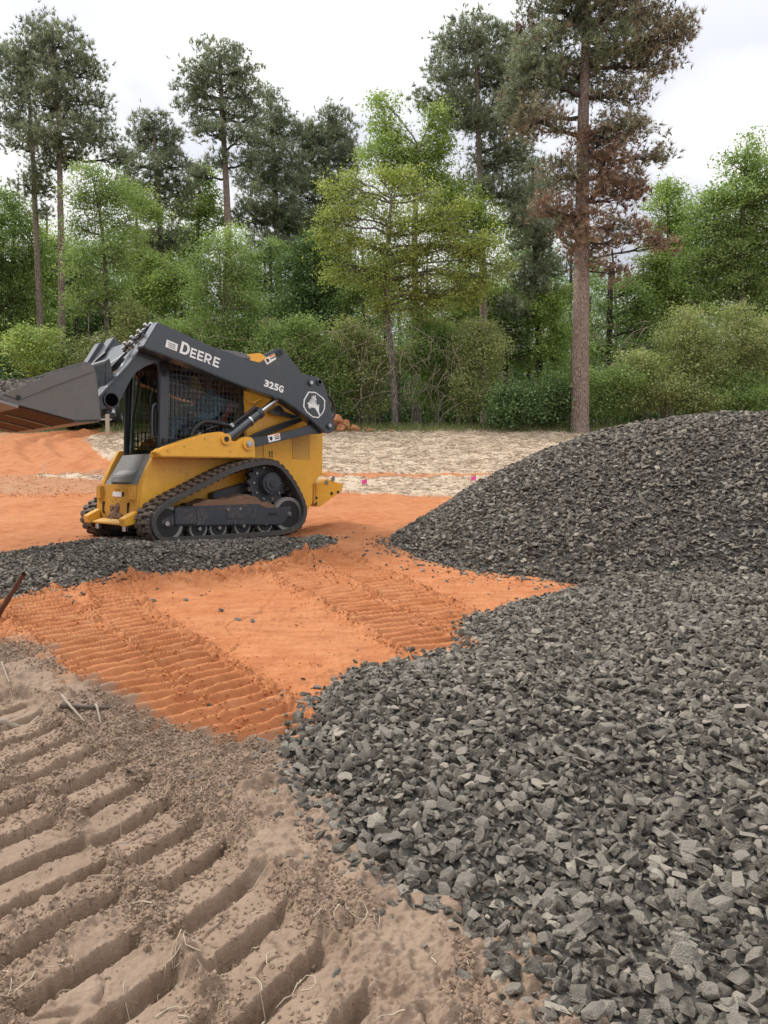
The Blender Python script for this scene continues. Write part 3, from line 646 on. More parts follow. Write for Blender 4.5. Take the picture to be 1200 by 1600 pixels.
# frame of the near arm face for lettering: origin and axes in machine (s, z), text runs rearwards (negative s)
def text_mesh(txt, size, bold=0.0):
    c = bpy.data.curves.new('lettering', 'FONT'); c.body = txt; c.size = size; c.offset = bold; c.extrude = 0.0015; c.space_character = 1.12
    o = bpy.data.objects.new('tmp', c); COL.objects.link(o); dg = bpy.context.evaluated_depsgraph_get(); dg.update()
    me = bpy.data.meshes.new_from_object(o.evaluated_get(dg)); bpy.data.objects.remove(o); me.name = 'lettering'; return me
def on_arm(me, u0, v0, u1, v1, w, mat, parent, name='lettering', sx=1.0):
    """lay a flat mesh (x right, y up) on the arm side so that it starts at pixel 0 and runs to pixel 1"""
    a = Vector(mw(u0, v0, w)); b = Vector(mw(u1, v1, w)); d = (b - a).normalized(); up = Vector((d.y, -d.x)); up = up if up.y > 0 else -up
    M = Matrix(((d.x * sx, up.x, 0, a.x), (0, 0, 1, w + .0025), (d.y * sx, up.y, 0, a.y), (0, 0, 0, 1)))
    me.transform(M); me.update()
    if M.determinant() < 0: me.flip_normals()
    return link(name, me, mat, parent)
A1 = ARMS[1]
def fit_w(me, want):
    xs = [v.co.x for v in me.vertices]; w_ = max(xs) - min(xs); x0 = min(xs); y0 = min(v.co.y for v in me.vertices)
    k = want / w_; me.transform(Matrix.Translation((-x0 * k, -y0, 0)) @ Matrix.Diagonal((k, 1, 1, 1)))
def px_len(u0, v0, u1, v1, w): return (Vector(mw(u0, v0, w)) - Vector(mw(u1, v1, w))).length
def block_letter(ch, W, H):
    """bold capital built from strokes that meet edge to edge"""
    bm = bmesh.new(); t = .27 * W; h = .19 * H
    def q(*p): bm.faces.new([bm.verts.new((x, y, 0)) for x, y in p])
    def arc(cx, cy, rx, ry, ix, iy, n=10):
        for k in range(n):
            a, b = -math.pi / 2 + math.pi * k / n, -math.pi / 2 + math.pi * (k + 1) / n
            q((cx + ix * math.cos(a), cy + iy * math.sin(a)), (cx + rx * math.cos(a), cy + ry * math.sin(a)), (cx + rx * math.cos(b), cy + ry * math.sin(b)), (cx + ix * math.cos(b), cy + iy * math.sin(b)))
    q((0, 0), (t, 0), (t, H), (0, H))
    if ch == 'E':
        for y0 in (0, (H - h) / 2, H - h): q((t, y0), (W * (.93 if 0 < y0 < H - h else 1), y0), (W * (.93 if 0 < y0 < H - h else 1), y0 + h), (t, y0 + h))
    elif ch == 'D':
        m = W * .45
        for y0 in (0, H - h): q((t, y0), (m, y0), (m, y0 + h), (t, y0 + h))
        arc(m, H / 2, W - m, H / 2, W - m - t, H / 2 - h)
    else:
        m = W * .55; c = H * .66; r = H * .34
        for y0 in (c - r, H - h): q((t, y0), (m, y0), (m, y0 + h), (t, y0 + h))
        arc(m, c, W - m, r, W - m - t * .95, r - h)
        q((W * .40, H * .32), (W * .66, H * .32), (W * 1.04, 0), (W * .70, 0))
    me = bpy.data.meshes.new('letter'); bm.to_mesh(me); bm.free(); return me
for ch, u0, v0, u1, v1, hp in (('D', 280, 551, 294, 557, 19), ('E', 296, 557.5, 305, 561, 15), ('E', 307, 561.5, 316, 565, 15), ('R', 318, 565.5, 328.5, 569.6, 15), ('E', 331.5, 571, 341, 575, 15)):
    me = block_letter(ch, px_len(u0, v0, u1, v1, WB), px_len(u0, v0, u0 + hp * .12, v0 - hp, WB)); on_arm(me, u0, v0, u1, v1, WB, WHITE, A1, 'letter')
for k, ch in enumerate('325G'):
    u0 = 412 + k * 7.6; v0 = 603.5 + k * 2.75
    me = text_mesh(ch, .105, .0045); fit_w(me, px_len(u0, v0, u0 + 6.9, v0 + 2.5, WB)); on_arm(me, u0, v0, u0 + 6.9, v0 + 2.5, WB, WHITE, A1, 'digit' if ch != 'G' else 'letter')
def flat_poly(pts, name, mat, parent, w, th=.0015):
    bm = bmesh.new(); q = [mw(u, v, WB) for u, v in pts]
    f = bm.faces.new([bm.verts.new((s, w, z)) for s, z in q]); bmesh.ops.triangulate(bm, faces=[f]); 
    o = obj_bm(name, bm, mat, parent); return o
Z2 = lambda pts: [(320 + x / 5, 480 + y / 5) for x, y in pts]
Z3 = lambda pts: [(340 + x / 6, 590 + y / 6) for x, y in pts]
flat_poly([(260.5, 530.5), (278, 538), (276, 549), (258, 542)], 'number_sticker', WHITE, A1, WB + .003)
for k in range(3):
    flat_poly([(263 + .1 * k, 534.5 + 3 * k), (274, 539 + 3 * k), (273.8, 540.2 + 3 * k), (262.8, 535.7 + 3 * k)], 'sticker_print', GREYP, A1, WB + .0045)
badge = Z3([(850, 130), (915, 135), (985, 185), (1008, 215), (1005, 290), (990, 330), (945, 380), (890, 372), (830, 325), (800, 270), (806, 205)])
flat_poly(badge, 'badge', WHITE, A1, WB + .003)
cx_ = sum(p[0] for p in badge) / len(badge); cy_ = sum(p[1] for p in badge) / len(badge)
flat_poly([(cx_ + (x - cx_) * .89, cy_ + (y - cy_) * .91) for x, y in badge], 'badge_field', CHAR, A1, WB + .0045)
deer = Z3([(836, 240), (850, 235), (868, 248), (876, 240), (882, 222), (876, 212), (868, 206), (880, 200), (898, 202), (906, 196), (896, 186), (878, 186), (876, 178), (884, 182), (896, 180), (892, 168), (898, 166), (902, 178), (908, 188), (910, 166), (918, 168), (918, 186), (914, 198),
           (926, 208), (924, 216), (908, 214), (902, 226), (906, 242), (922, 256), (938, 266), (942, 252), (950, 254), (948, 274), (946, 296), (948, 320), (956, 342), (960, 362), (952, 362), (940, 336), (926, 312), (914, 290), (896, 282), (876, 276), (864, 268), (858, 276), (864, 292), (856, 292), (848, 274), (852, 258)])
flat_poly(deer, 'leaping_deer', WHITE, A1, WB + .006)

# --- cross members, fittings and tilt cylinders between the legs
f = pf(WL, [(238, 522), (206, 566)]); prism('cross_plate', [f[0], f[1], (f[1][0] - .035, f[1][1] - .03), (f[0][0] - .035, f[0][1] - .03)], -.47, .47, CHAR)
cyl('cross_tube', p3(.47, 226, 556), (mw(226, 556, .47)[0], -.47, mw(226, 556, .47)[1]), .085, CHAR)
for k in range(9):
    t = k / 8; u, v = 241 - 42 * t, 512 + 38 * t
    a = p3(.60 - .05 * (k % 3), u, v); b = a + Vector((.075, 0, .06)) * (1 if k % 2 else .7)
    q = cyl('hydraulic_fitting', a, b, .024, STEEL, r2=.018, seg=12)
    cyl('coupler_ring', a.lerp(b, .35), a.lerp(b, .6), .032, CHARD, q, seg=12)
for sg in (1, -1):
    a = p3(.30, 192, 562); b = p3(.30, 147, 592); a.y *= sg; b.y *= sg
    c = cyl('tilt_cylinder', a, a.lerp(b, .55), .048, CHAR); cyl('cylinder_rod', a.lerp(b, .55), b, .026, STEEL, c)
    cyl('cylinder_cap', a.lerp(b, .50), a.lerp(b, .57), .055, CHARD, c)
    hp = smooth_path([p3(.42 * sg if sg > 0 else .42, 215, 535) * 1, p3(.42, 196, 552), p3(.40, 182, 566), p3(.36, 165, 584)], 6)
    hp = np.array(hp); hp[:, 1] *= sg; tube_obj('hydraulic_hose', hp, .014, BLK, ML)
# coupler plate behind the bucket
cp = pf(.5, [(168, 560), (160, 566), (161, 648), (172, 646), (176, 600)])
prism('coupler_frame', cp, -.56, .56, CHARD, bevel=.01)

# --- bucket
BK = [(145, 571), (130, 569), (83, 583), (0, 617), (-8, 620), (22, 631), (117, 657), (157, 656), (150, 590)]
WBK = .99
bp_ = pf(WBK, BK)
bk = prism('bucket', bp_, WBK - .028, WBK, WORN, bevel=.004)
prism('side_plate', bp_, -WBK, -WBK + .028, WORN, bk, bevel=.004)
def sheet(name, a, b, th, w0, w1, mat, parent, inward=1):
    a = Vector(a); b = Vector(b); d = (b - a).normalized(); n = Vector((-d.y, d.x)) * inward * th
    return prism(name, [a, b, b + n, a + n], w0, w1, mat, parent, bevel=.002)
A_, B_, C_, D_, T_, E_, G_, H_, I_ = [Vector(p) for p in bp_]
sheet('floor_plate', E_, G_, .02, -WBK + .03, WBK - .03, UNDER, bk, 1)
sheet('heel_plate', G_, H_, .02, -WBK + .03, WBK - .03, WORN, bk, 1)
sheet('back_plate', H_, I_, .02, -WBK + .03, WBK - .03, WORN, bk, 1); sheet('upper_back_plate', I_, A_, .02, -WBK + .03, WBK - .03, WORN, bk, 1)
sheet('top_lip', A_, B_, .03, -WBK + .031, WBK - .031, WORN, bk, 1)
sheet('cutting_edge', Vector(T_) + Vector((.03, -.002)), E_ - (E_ - G_).normalized() * .04, .028, -WBK - .004, WBK + .004, RIM, bk, 1)
st = pf(WBK, [(145, 571), (130, 569), (83, 583), (4, 616), (30, 625), (82, 604), (146, 580)])
prism('side_stiffener', st, WBK, WBK + .012, WORN, bk, bevel=.003); prism('side_stiffener', st, -WBK - .012, -WBK, WORN, bk, bevel=.003)
for w_ in (.40, -.15, -.7):
    d = (G_ - E_).normalized(); n = Vector((d.y, -d.x)) * .032
    n = n if n.y < 0 else -n
    prism('skid_bar', [E_ + d * .1, G_, G_ + n, E_ + d * .1 + n], w_ - .03, w_ + .03, WORN, bk, bevel=.003)
s, z = mw(28, 621, WBK); cyl('bolt_hole', (s, WBK + .0, z), (s, WBK + .0145, z), .022, DARK, bk, seg=14)
# load in the bucket
bx0 = (T_.x + I_.x) / 2; Xg = rng.uniform(I_.x + .12, T_.x - .18, 900); Wg = rng.uniform(-.95, .93, 900)
zf = np.interp(Xg, [I_.x, T_.x], [1.60, 1.34]) + .16 * np.exp(-((Xg - (I_.x + .38)) / .25) ** 2) * (0.55 + .35 * np.cos(Wg * 2.4 + 1.6))
PP = (np.stack([Xg, Wg, zf + rng.uniform(-.03, .03, 900)], 1) @ MROT.T) + MP
o = scatter('bucket_gravel', PP, rng.uniform(0, 6.28, (900, 3)), rng.uniform(.06, .11, (900, 1)) * np.ones((1, 3)), rng.integers(0, 14, 900), ROCKS)
tag(o, 'load of grey stone lying in the raised bucket', 'gravel', kind='stuff')

# --- chassis
WI = .54
side = pf(WI, [(247, 700), (233, 727), (221, 757)]); s_f = side[-1][0]
side = side + [(s_f + .02, .30), (s_f - .12, .20), (-1.30, .22), (-1.42, .40), (-1.42, .92), (-.4, .95)]
FS = s_f
ch = empty('chassis', parent=ML)
for sg in (1, -1):
    prism('side_wall', side, sg * (WI - .09), sg * WI, YEL, ch, bevel=.008)
prism('belly', [(FS - .2, .24), (-1.35, .24), (-1.35, .60), (FS - .35, .60)], -.45, .45, DARK, ch)
UP = [(243, 706), (262, 697), (290, 687), (320, 678), (338, 675), (347, 674.5), (353, 677), (358, 683), (363, 689), (370, 690), (377, 685), (384, 682), (392, 683), (397, 689), (399, 697), (400, 716), (251, 714)]
up_p = pf(.80, UP)
for sg in (1, -1):
    up = prism('side_upright', up_p if sg > 0 else pf(.80, UP[3:-1] + [(292, 714)]), sg * .66, sg * .80, YEL, ch, bevel=.012)
    prism('upright_shelf', [(p[0], p[1]) for p in pf(.80, [(251, 705), (262, 700), (396, 698), (399, 716), (251, 714)] if sg > 0 else [(292, 700), (396, 698), (399, 716), (292, 714)])], sg * .542, sg * .66, YEL, ch, bevel=.01)
def up_boss(u, v, r, mat, mat2):
    s, z = mw(u, v, .80); q = cyl('boss', (s, .80, z), (s, .825, z), r, mat, ch); cyl('boss_pin', (s, .8255, z), (s, .835, z), r * .45, mat2, ch)
up_boss(352, 686, .062, YEL, DARK); up_boss(387, 693, .075, YEL, STEEL)
for (u, v) in ((320, 685), (288, 697), (262, 704), (360, 705)):
    s, z = mw(u, v, .8); cyl('bolt', (s, .80, z), (s, .807, z), .010, YELD, ch, seg=8)
bm = bmesh.new()
s, z = mw(388, 694, .8); bm_box(bm, (s, .838, z), (.075, .02, .05), Matrix.Rotation(R(30), 3, 'Y'), .006); obj_bm('lock_plate', bm, STEEL, ch, 40)
# footwell and front plate
FZ = side[2][1]
prism('footwell_plate', [(side[0][0] - .02, side[0][1] - .05), (FS + .0, FZ - .02), (FS - .03, FZ - .06), (side[0][0] - .08, side[0][1] - .09)], -.448, .448, GREYP, ch)
prism('foot_box', [(FS + .01, FZ + .015), (FS - .02, FZ + .10), (FS - .16, FZ + .20), (FS - .22, FZ + .17), (FS - .05, FZ - .01)], -.26, .24, GREYP, ch, bevel=.012)
fpl = prism('front_plate', [(FS + .03, FZ), (FS + .055, .30), (FS + .03, .17), (FS - .01, .17), (FS + .02, .30), (FS, FZ)], -.53, .53, YELD, ch, bevel=.004)
prism('front_lip', [(FS + .055, .20), (FS + .16, .165), (FS + .16, .145), (FS + .03, .165)], -.47, .47, YELD, ch, bevel=.004)
for sg in (1, -1):
    box('slot', (FS + .05, sg * .33, .32), (.02, .06, .14), DARK, fpl, .01)
    box('corner_block', (FS + .045, sg * .43, .49), (.06, .13, .15), YELD, fpl, .01)
    prism('step_bracket', [(FS + .05, .30), (FS + .20, .22), (FS + .18, .14), (FS + .05, .17)], sg * .42, sg * .56, YEL, fpl, bevel=.006)
    cyl('tie_hook', (FS + .1, sg * .36, .14), (FS + .1, sg * .36, .08), .03, STEEL, fpl)
box('serial_label', (FS + .042, .02, .475), (.004, .24, .055), WHITE, fpl, 0, Matrix.Rotation(R(-5), 3, 'Y'))
box('warning_label', (FS + .043, .17, .475), (.004, .045, .05), DARK, fpl, 0)
for (w_, z_) in ((-.02, .53), (.06, .53), (-.10, .40), (.12, .40), (-.02, .42), (.3, .53), (-.3, .40)): cyl('bolt', (FS + .03, w_, z_), (FS + .052, w_, z_), .012, YELD, fpl, seg=8)
from mathutils import noise as mnoise
for (w_, z_, rw, rz) in ((-.02, .25, .13, .07), (.05, .33, .07, .05), (-.09, .31, .05, .05), (.1, .23, .08, .04), (-.14, .22, .07, .035)):
    bm = bmesh.new(); bmesh.ops.create_icosphere(bm, subdivisions=3, radius=1)
    for v in bm.verts: k = 1 + .5 * mnoise.noise(v.co * 2.3 + Vector((w_ * 40, 0, z_ * 30))) + .25 * mnoise.noise(v.co * 6); v.co = Vector((FS + .048 + v.co.x * .022 * k, w_ + v.co.y * rw * k, z_ + v.co.z * rz * k))
    obj_bm('mud_cake', bm, MUD, fpl, 60)
# engine housing at the rear
eh = prism('engine_housing', pf(.50, [(384, 566), (408, 580), (455, 630), (505, 668), (504.5, 739)]) + [(-1.45, .62), (-.46, .62)], -.50, .50, YEL, bevel=.012)
for (pts, nm) in (([(456, 682), (484, 677), (484, 725), (457, 726)], 'vent_panel'),):
    prism(nm, pf(.50, pts), .4985, .506, YELD, eh, bevel=.002)
for k in range(6):
    for j in range(2):
        u, v = 421 + j * 4, 705.5 + k * 1.9; bm = bmesh.new(); s, z = mw(u, v, .5); bm_box(bm, (s, .502, z), (.022, .006, .007), Matrix.Rotation(R(25), 3, 'Y')); obj_bm('louvre', bm, DARK, eh)
s1, z1 = mw(411, 720, .5)
box('door_seam', (s1, .500, z1 + .03), (.006, .005, .36), DARK, eh, 0)
prism('rear_ledge', pf(.45, [(455, 738), (509, 739.5), (509, 743), (456, 746)]), -.45, .46, YEL, eh, bevel=.004)
# yellow pillar behind the cab with wave-shaped handles
prism('rear_pillar', pf(.47, [(383, 600), (408, 600), (408, 690), (383, 690)]), .44, .505, YEL, eh, bevel=.006)
for k, (v0, uu) in enumerate(((628, ((384, 625), (389, 628), (396, 630), (402, 627), (407, 624))), (645, ((385, 646), (390, 642), (395, 643), (398, 648))))):
    P_ = [p3(.51, u, v) for u, v in uu]; tube_obj('ribbed_edge', smooth_path([tuple(p) for p in P_], 5), .009, YEL, eh, 6)
prism('tower_top', pf(.0, [(380, 553), (420, 548), (432, 556), (400, 575), (380, 572)]), -.46, -.2, YEL, eh, bevel=.01)
# rear tow bracket
rb = prism('rear_bracket', pf(.30, [(494, 757), (512, 748), (521, 752), (536, 756), (535, 767), (516, 780), (500, 792), (493, 790)]), .12, .30, YEL, bevel=.006)
prism('bracket_cheek', pf(.30, [(494, 757), (512, 748), (521, 752), (536, 756), (535, 767), (516, 780), (500, 792), (493, 790)]), -.30, -.12, YEL, rb, bevel=.006)
for k in range(4):
    prism('bracket_rib', pf(.36, [(474 + k * 5.2, 752), (477.5 + k * 5.2, 752), (477.5 + k * 5.2, 789), (474 + k * 5.2, 786)]), -.30, .36, YEL if k % 2 == 0 else YELD, rb, bevel=.004)
prism('bracket_beam', pf(.30, [(470, 757), (536, 757), (534, 763), (470, 765)]), -.28, .11, YELD, rb, bevel=.004)
for (u, v, r_) in ((510, 754, .03), (518, 771, .022), (528, 769, .02), (494, 778, .02), (493, 787, .025), (520, 748, .035)):
    s, z = mw(u, v, .30); cyl('bracket_hole' if r_ < .03 else 'bracket_pin', (s, .29, z), (s, .306, z), r_, DARK if r_ < .03 else STEEL, rb, seg=14)
# rear link, lift cylinders, hoses
for sg in (1, -1):
    lk = prism('lower_link', pf(.76, [(394, 684), (420, 681), (470, 669), (486, 663), (500, 664), (512, 672), (500, 678), (486, 678), (440, 689), (398, 699)]), sg * .68, sg * .76, CHAR, bevel=.008)
    if sg > 0:
        d0 = pf(.76, [(418, 680.8), (437, 676.5), (438, 687), (420, 691.5)]); 
        bm = bmesh.new(); bm.faces.new([bm.verts.new((a, .7625, b)) for a, b in d0]); obj_bm('warning_decal', bm, WHITE, lk)
        for (pts, mt) in (([(428.5, 679.5), (436, 677.8), (436.2, 680.2), (428.8, 682)], ORNG), ([(429, 683), (436.4, 681.3), (436.5, 682.4), (429.1, 684.2)], DARK), ([(429.2, 685.3), (436.6, 683.6), (436.8, 685), (429.4, 686.8)], DARK), ([(420.5, 683), (424.5, 682), (426, 685), (424, 688.4), (422, 688)], DARK)):
            bm = bmesh.new(); bm.faces.new([bm.verts.new((a, .7640, b)) for a, b in pf(.76, pts)]); obj_bm('decal_print', bm, mt, lk)
    a = p3(.73, 357, 684); m_ = p3(.73, 393, 655); b = p3(.73, 434, 622)
    for q in (a, m_, b): q.y *= sg
    lc = cyl('lift_cylinder', a, a.lerp(b, .62), .058, CHAR); cyl('cylinder_rod', a.lerp(b, .62), b, .032, STEEL, lc); cyl('cylinder_cap', a.lerp(b, .58), a.lerp(b, .64), .066, CHARD, lc)
    cyl('cylinder_clamp', a.lerp(b, .40), a.lerp(b, .425), .067, STEEL, lc); cyl('feed_pipe', a.lerp(b, .08) + Vector((.055, sg * .03, .075)), a.lerp(b, .6) + Vector((.055, sg * .03, .07)), .020, BLK, lc, seg=10)
    cyl('pipe_nut', a.lerp(b, .10) + Vector((.055, sg * .03, .075)), a.lerp(b, .14) + Vector((.055, sg * .03, .075)), .028, STEEL, lc, seg=6)
    for k in range(3):
        hp = np.array(smooth_path([p3(.60, 380, 692 - 2 * k), p3(.60, 410, 680 - 3 * k), p3(.60, 440, 669 - 3 * k), p3(.60, 475, 655 - 2 * k)], 6)); hp[:, 1] *= sg
        tube_obj('hydraulic_hose', hp, .018, BLK, ML)
    prism('upper_bracket', pf(.60, [(421, 644), (435, 633), (439, 634), (445, 643), (470, 652), (465, 655), (430, 648)]), sg * .52, sg * .60, CHAR, bevel=.006)
hp = smooth_path([p3(.60, 297, 690), p3(.60, 303, 672), p3(.60, 318, 660), p3(.62, 335, 660), p3(.64, 352, 664), p3(.66, 365, 667)], 14)
th = .027 * (1 + .10 * np.sign(np.sin(np.arange(len(hp)) * 1.6))); tube_obj('corrugated_hose', hp, th, BLK, ML, 10)
hp = smooth_path([p3(.60, 322, 672), p3(.62, 345, 664), p3(.62, 372, 666)], 8); tube_obj('hydraulic_hose', hp, .018, BLK, ML)
# hoses and far tower behind the boom's rear end
for k in range(3):
    hp = smooth_path([p3(.2 + .08 * k, 500, 612), p3(.2 + .08 * k, 516, 622), p3(.2 + .08 * k, 523, 640), p3(.2 + .08 * k, 517, 656), p3(.2 + .08 * k, 500, 662)], 8); tube_obj('hydraulic_hose', hp, .022, BLK, ML)
tw = prism('tilted_tower', pf(-.66, [(396, 566), (402, 560), (431, 545), (438, 543), (443, 546), (471, 581), (460, 596), (400, 585)]), -.74, -.66, CHAR, bevel=.006)
s, z = mw(437, 551, -.66); cyl('tower_ring', (s, -.66, z), (s, -.645, z), .055, CHARD, tw); cyl('tower_bore', (s, -.6445, z), (s, -.642, z), .036, DARK, tw)
for pts, mt, dw in (([(412, 561), (428.5, 552), (431.5, 561), (417, 570)], WHITE, .003), ([(420.5, 556.5), (428.5, 552.5), (429.2, 554.8), (421.3, 559)], ORNG, .005), ([(421.8, 560.4), (429.8, 556.3), (430.3, 558), (422.4, 562)], DARK, .005), ([(415, 561.5), (419, 560), (421, 564), (418, 567)], DARK, .005)):
    bm = bmesh.new(); bm.faces.new([bm.verts.new((a, -.66 + dw, b)) for a, b in pf(-.66, pts)]); obj_bm('warning_decal' if mt is WHITE else 'decal_print', bm, mt, tw)

# --- cab
cab = empty('cab', parent=ML); WC = .46
s_fp, z_ft = mw(256, 556, WC); s_r = mw(384, 610, WC)[0]; z_sill = .98; z_roof = 2.08
for sg in (1, -1):
    prism('front_post', [(s_fp + .055, z_sill - .05), (s_fp + .045, z_roof), (s_fp - .075, z_roof), (s_fp - .055, z_sill - .05)], sg * (WC - .06), sg * WC, CHAR, cab, bevel=.01)
    prism('rear_post', [(s_r + .03, z_sill), (s_r + .03, z_roof), (s_r - .05, z_roof), (s_r - .05, z_sill)], sg * (WC - .06), sg * WC, CHAR, cab, bevel=.01)
    prism('top_rail', [(s_fp, z_roof - .13), (s_r, z_roof - .10), (s_r, z_roof), (s_fp, z_roof)], sg * (WC - .05), sg * (WC - .004), CHAR, cab, bevel=.008)
    prism('lower_sill', [(s_fp + .05, z_sill - .12), (s_r - .05, z_sill - .10), (s_r - .05, z_sill + .02), (s_fp + .05, z_sill + .02)], sg * (WC - .05), sg * (WC - .003), CHAR, cab, bevel=.008)
    bm = bmesh.new()
    for k in range(1, 18):
        q = s_fp - .06 + (s_r + .03 - s_fp + .06) * k / 18; bm_box(bm, (q, sg * (WC - .02), (z_sill + z_roof - .1) / 2), (.008, .008, z_roof - z_sill - .1))
    for k in range(1, 17):
        q = z_sill + (z_roof - .1 - z_sill) * k / 17; bm_box(bm, ((s_fp + s_r) / 2, sg * (WC - .014), q), (s_fp - s_r, .008, .008))
    obj_bm('side_screen', bm, CHARD, cab)
    box('side_pane', ((s_fp + s_r) / 2, sg * (WC - .04), (z_sill + z_roof - .1) / 2), (s_fp - s_r - .02, .006, z_roof - z_sill - .1), GLASS2, cab, 0)
prism('roof', [(s_fp + .10, z_roof + .002), (s_fp + .06, z_roof + .06), (s_r + .1, z_roof + .085), (s_r - .06, z_roof + .05), (s_r - .06, z_roof + .002)], -WC - .02, WC + .02, GREYP, cab, bevel=.015)
box('rear_bulkhead', (s_r - .03, 0, 1.45), (.02, .8, 1.0), DARK, cab)
prism('headliner', [(s_fp, z_roof - .14), (s_r, z_roof - .12), (s_r, z_roof - .01), (s_fp, z_roof - .01)], -.40, .40, DARK, cab)
prism('cab_floor', [(s_fp + .1, .80), (s_r, .80), (s_r, .76), (s_fp + .1, .76)], -.42, .42, DARK, cab)
# front door: bowed glass in a rounded frame
DF = mw(196, 660, -.40)[0]; DN = mw(250, 660, .40)[0]; print('door', DF, DN, s_fp, FS)
DS = (DF + DN) / 2 - .02
dr = [(-.40, .86), (-.42, 1.2), (-.40, 1.75), (-.33, 1.93), (-.2, 1.99), (.2, 1.99), (.33, 1.93), (.40, 1.75), (.40, 1.2), (.38, .92), (.2, .80), (-.2, .78)]
def bow(w_, z_): return DS + .05 * (1 - (w_ / .42) ** 2) + .03 * (1.3 - z_)
bm = bmesh.new(); ring = smooth_path(dr, 5, True); cv = bm.verts.new((bow(0, 1.4), 0, 1.4)); rows = []
for t in (1.0, .66, .33):
    rows.append([bm.verts.new((bow(w_ * t, 1.4 + (z_ - 1.4) * t), w_ * t, 1.4 + (z_ - 1.4) * t)) for w_, z_ in ring])
n = len(ring)
for a, b in zip(rows, rows[1:]):
    for i in range(n): bm.faces.new((a[i], a[(i + 1) % n], b[(i + 1) % n], b[i]))
for i in range(n): bm.faces.new((rows[-1][i], rows[-1][(i + 1) % n], cv))
door = obj_bm('door_glass', bm, GLASS, cab, 60)
tube_obj('door_frame', [(bow(w_, z_), w_, z_) for w_, z_ in list(ring) + [ring[0], ring[1]]], .022, CHAR, door, 8)
tube_obj('door_handle', smooth_path([(bow(.30, 1.62) + .02, .34, 1.62), (bow(.3, 1.55) + .06, .34, 1.56), (bow(.3, 1.3) + .06, .34, 1.30), (bow(.3, 1.22) + .02, .34, 1.22)], 6), .013, BLK, door)
tube_obj('wiper_arm', [(bow(.05, 1.9) + .02, .05, 1.9), (bow(.02, 1.7) + .03, .02, 1.7), (bow(-.12, 1.3) + .03, -.12, 1.3)], .010, BLK, door, 6)
tube_obj('grab_rail', smooth_path([(DS + .02, .40, 1.06), (DS + .09, .41, 1.10), (DS + .09, .41, 1.42), (DS + .02, .40, 1.47)], 6), .016, CHAR, cab)
box('mirror_plate', (DS + .06, .405, 1.27), (.05, .03, .30), DARK, cab, .015)
box('door_hinge', (DS - .01, .43, 1.06), (.07, .06, .09), CHAR, cab, .01); box('door_hinge', (DS - .01, .43, 1.80), (.07, .06, .09), CHAR, cab, .01)
bm = bmesh.new()   # lower guard in the doorway
for k in range(7): bm_box(bm, (DS - .03, -.30 + k * .09, 1.06), (.008, .008, .26))
for k in range(4): bm_box(bm, (DS - .03, -.03, .94 + k * .08), (.008, .62, .008))
obj_bm('lower_door_screen', bm, CHARD, cab)
for w_ in (-.36, .0): box('work_lamp', (s_fp + .13, w_, z_roof - .02), (.07, .14, .08), BLK, cab, .012)
# seat
seat = box('seat', (-.12, 0, 1.12), (.46, .50, .12), BLK, cab, .03); box('seat_back', (-.36, 0, 1.42), (.13, .48, .58), BLK, seat, .04, Matrix.Rotation(R(-8), 3, 'Y'))
box('seat_belt', (-.30, .27, 1.40), (.42, .02, .06), paint('red_webbing', (.55, .07, .03), .7), seat, .004, Matrix.Rotation(R(62), 3, 'Y'))
for sg in (1, -1):
    box('armrest', (-.05, sg * .31, 1.26), (.40, .09, .06), DARK, cab, .02); cyl('joystick', (.18, sg * .31, 1.24), (.21, sg * .31, 1.44), .02, DARK, cab, seg=10)

# --- tracks
TR = [(256, 849), (300, 848), (350, 845), (400, 841.5), (440, 838), (462, 832), (476, 820), (482, 800), (478, 780), (466, 755), (452, 735), (438, 722), (420, 717), (400, 719), (370, 727), (345, 738), (320, 751), (290, 766), (262, 781), (246, 793), (237, 806), (235, 822), (241, 838)]
tp = smooth_path(pf(.95, TR), 14, True)
seg = np.linalg.norm(np.diff(np.r_[tp, tp[:1]], axis=0), axis=1); cum = np.r_[0, np.cumsum(seg)]; TL = cum[-1]
def on_loop(q):
    q = np.asarray(q) % TL; P_ = np.r_[tp, tp[:1]]; return np.stack([np.interp(q, cum, P_[:, 0]), np.interp(q, cum, P_[:, 1])], -1)
NT = 160; lp = on_loop(np.arange(NT) * TL / NT); tg = np.roll(lp, -1, 0) - np.roll(lp, 1, 0); tg /= np.linalg.norm(tg, axis=1)[:, None]
nrm = np.stack([tg[:, 1], -tg[:, 0]], 1)
if ((lp + nrm * .1 - lp.mean(0)) ** 2).sum() < ((lp - lp.mean(0)) ** 2).sum(): nrm = -nrm
NL = 56; ll = on_loop(np.arange(NL) * TL / NL + .02); lt = on_loop(np.arange(NL) * TL / NL + .03) - ll; lt /= np.linalg.norm(lt, axis=1)[:, None]
bm = bmesh.new(); bm_prism(bm, [(-.031, -.004), (.031, -.004), (.024, .031), (-.024, .031)], -.078, .078, .004); lug_me = bpy.data.meshes.new('lug'); bmesh.ops.recalc_face_normals(bm, faces=bm.faces[:]); bm.to_mesh(lug_me); bm.free(); lug_me.materials.append(RUBL)
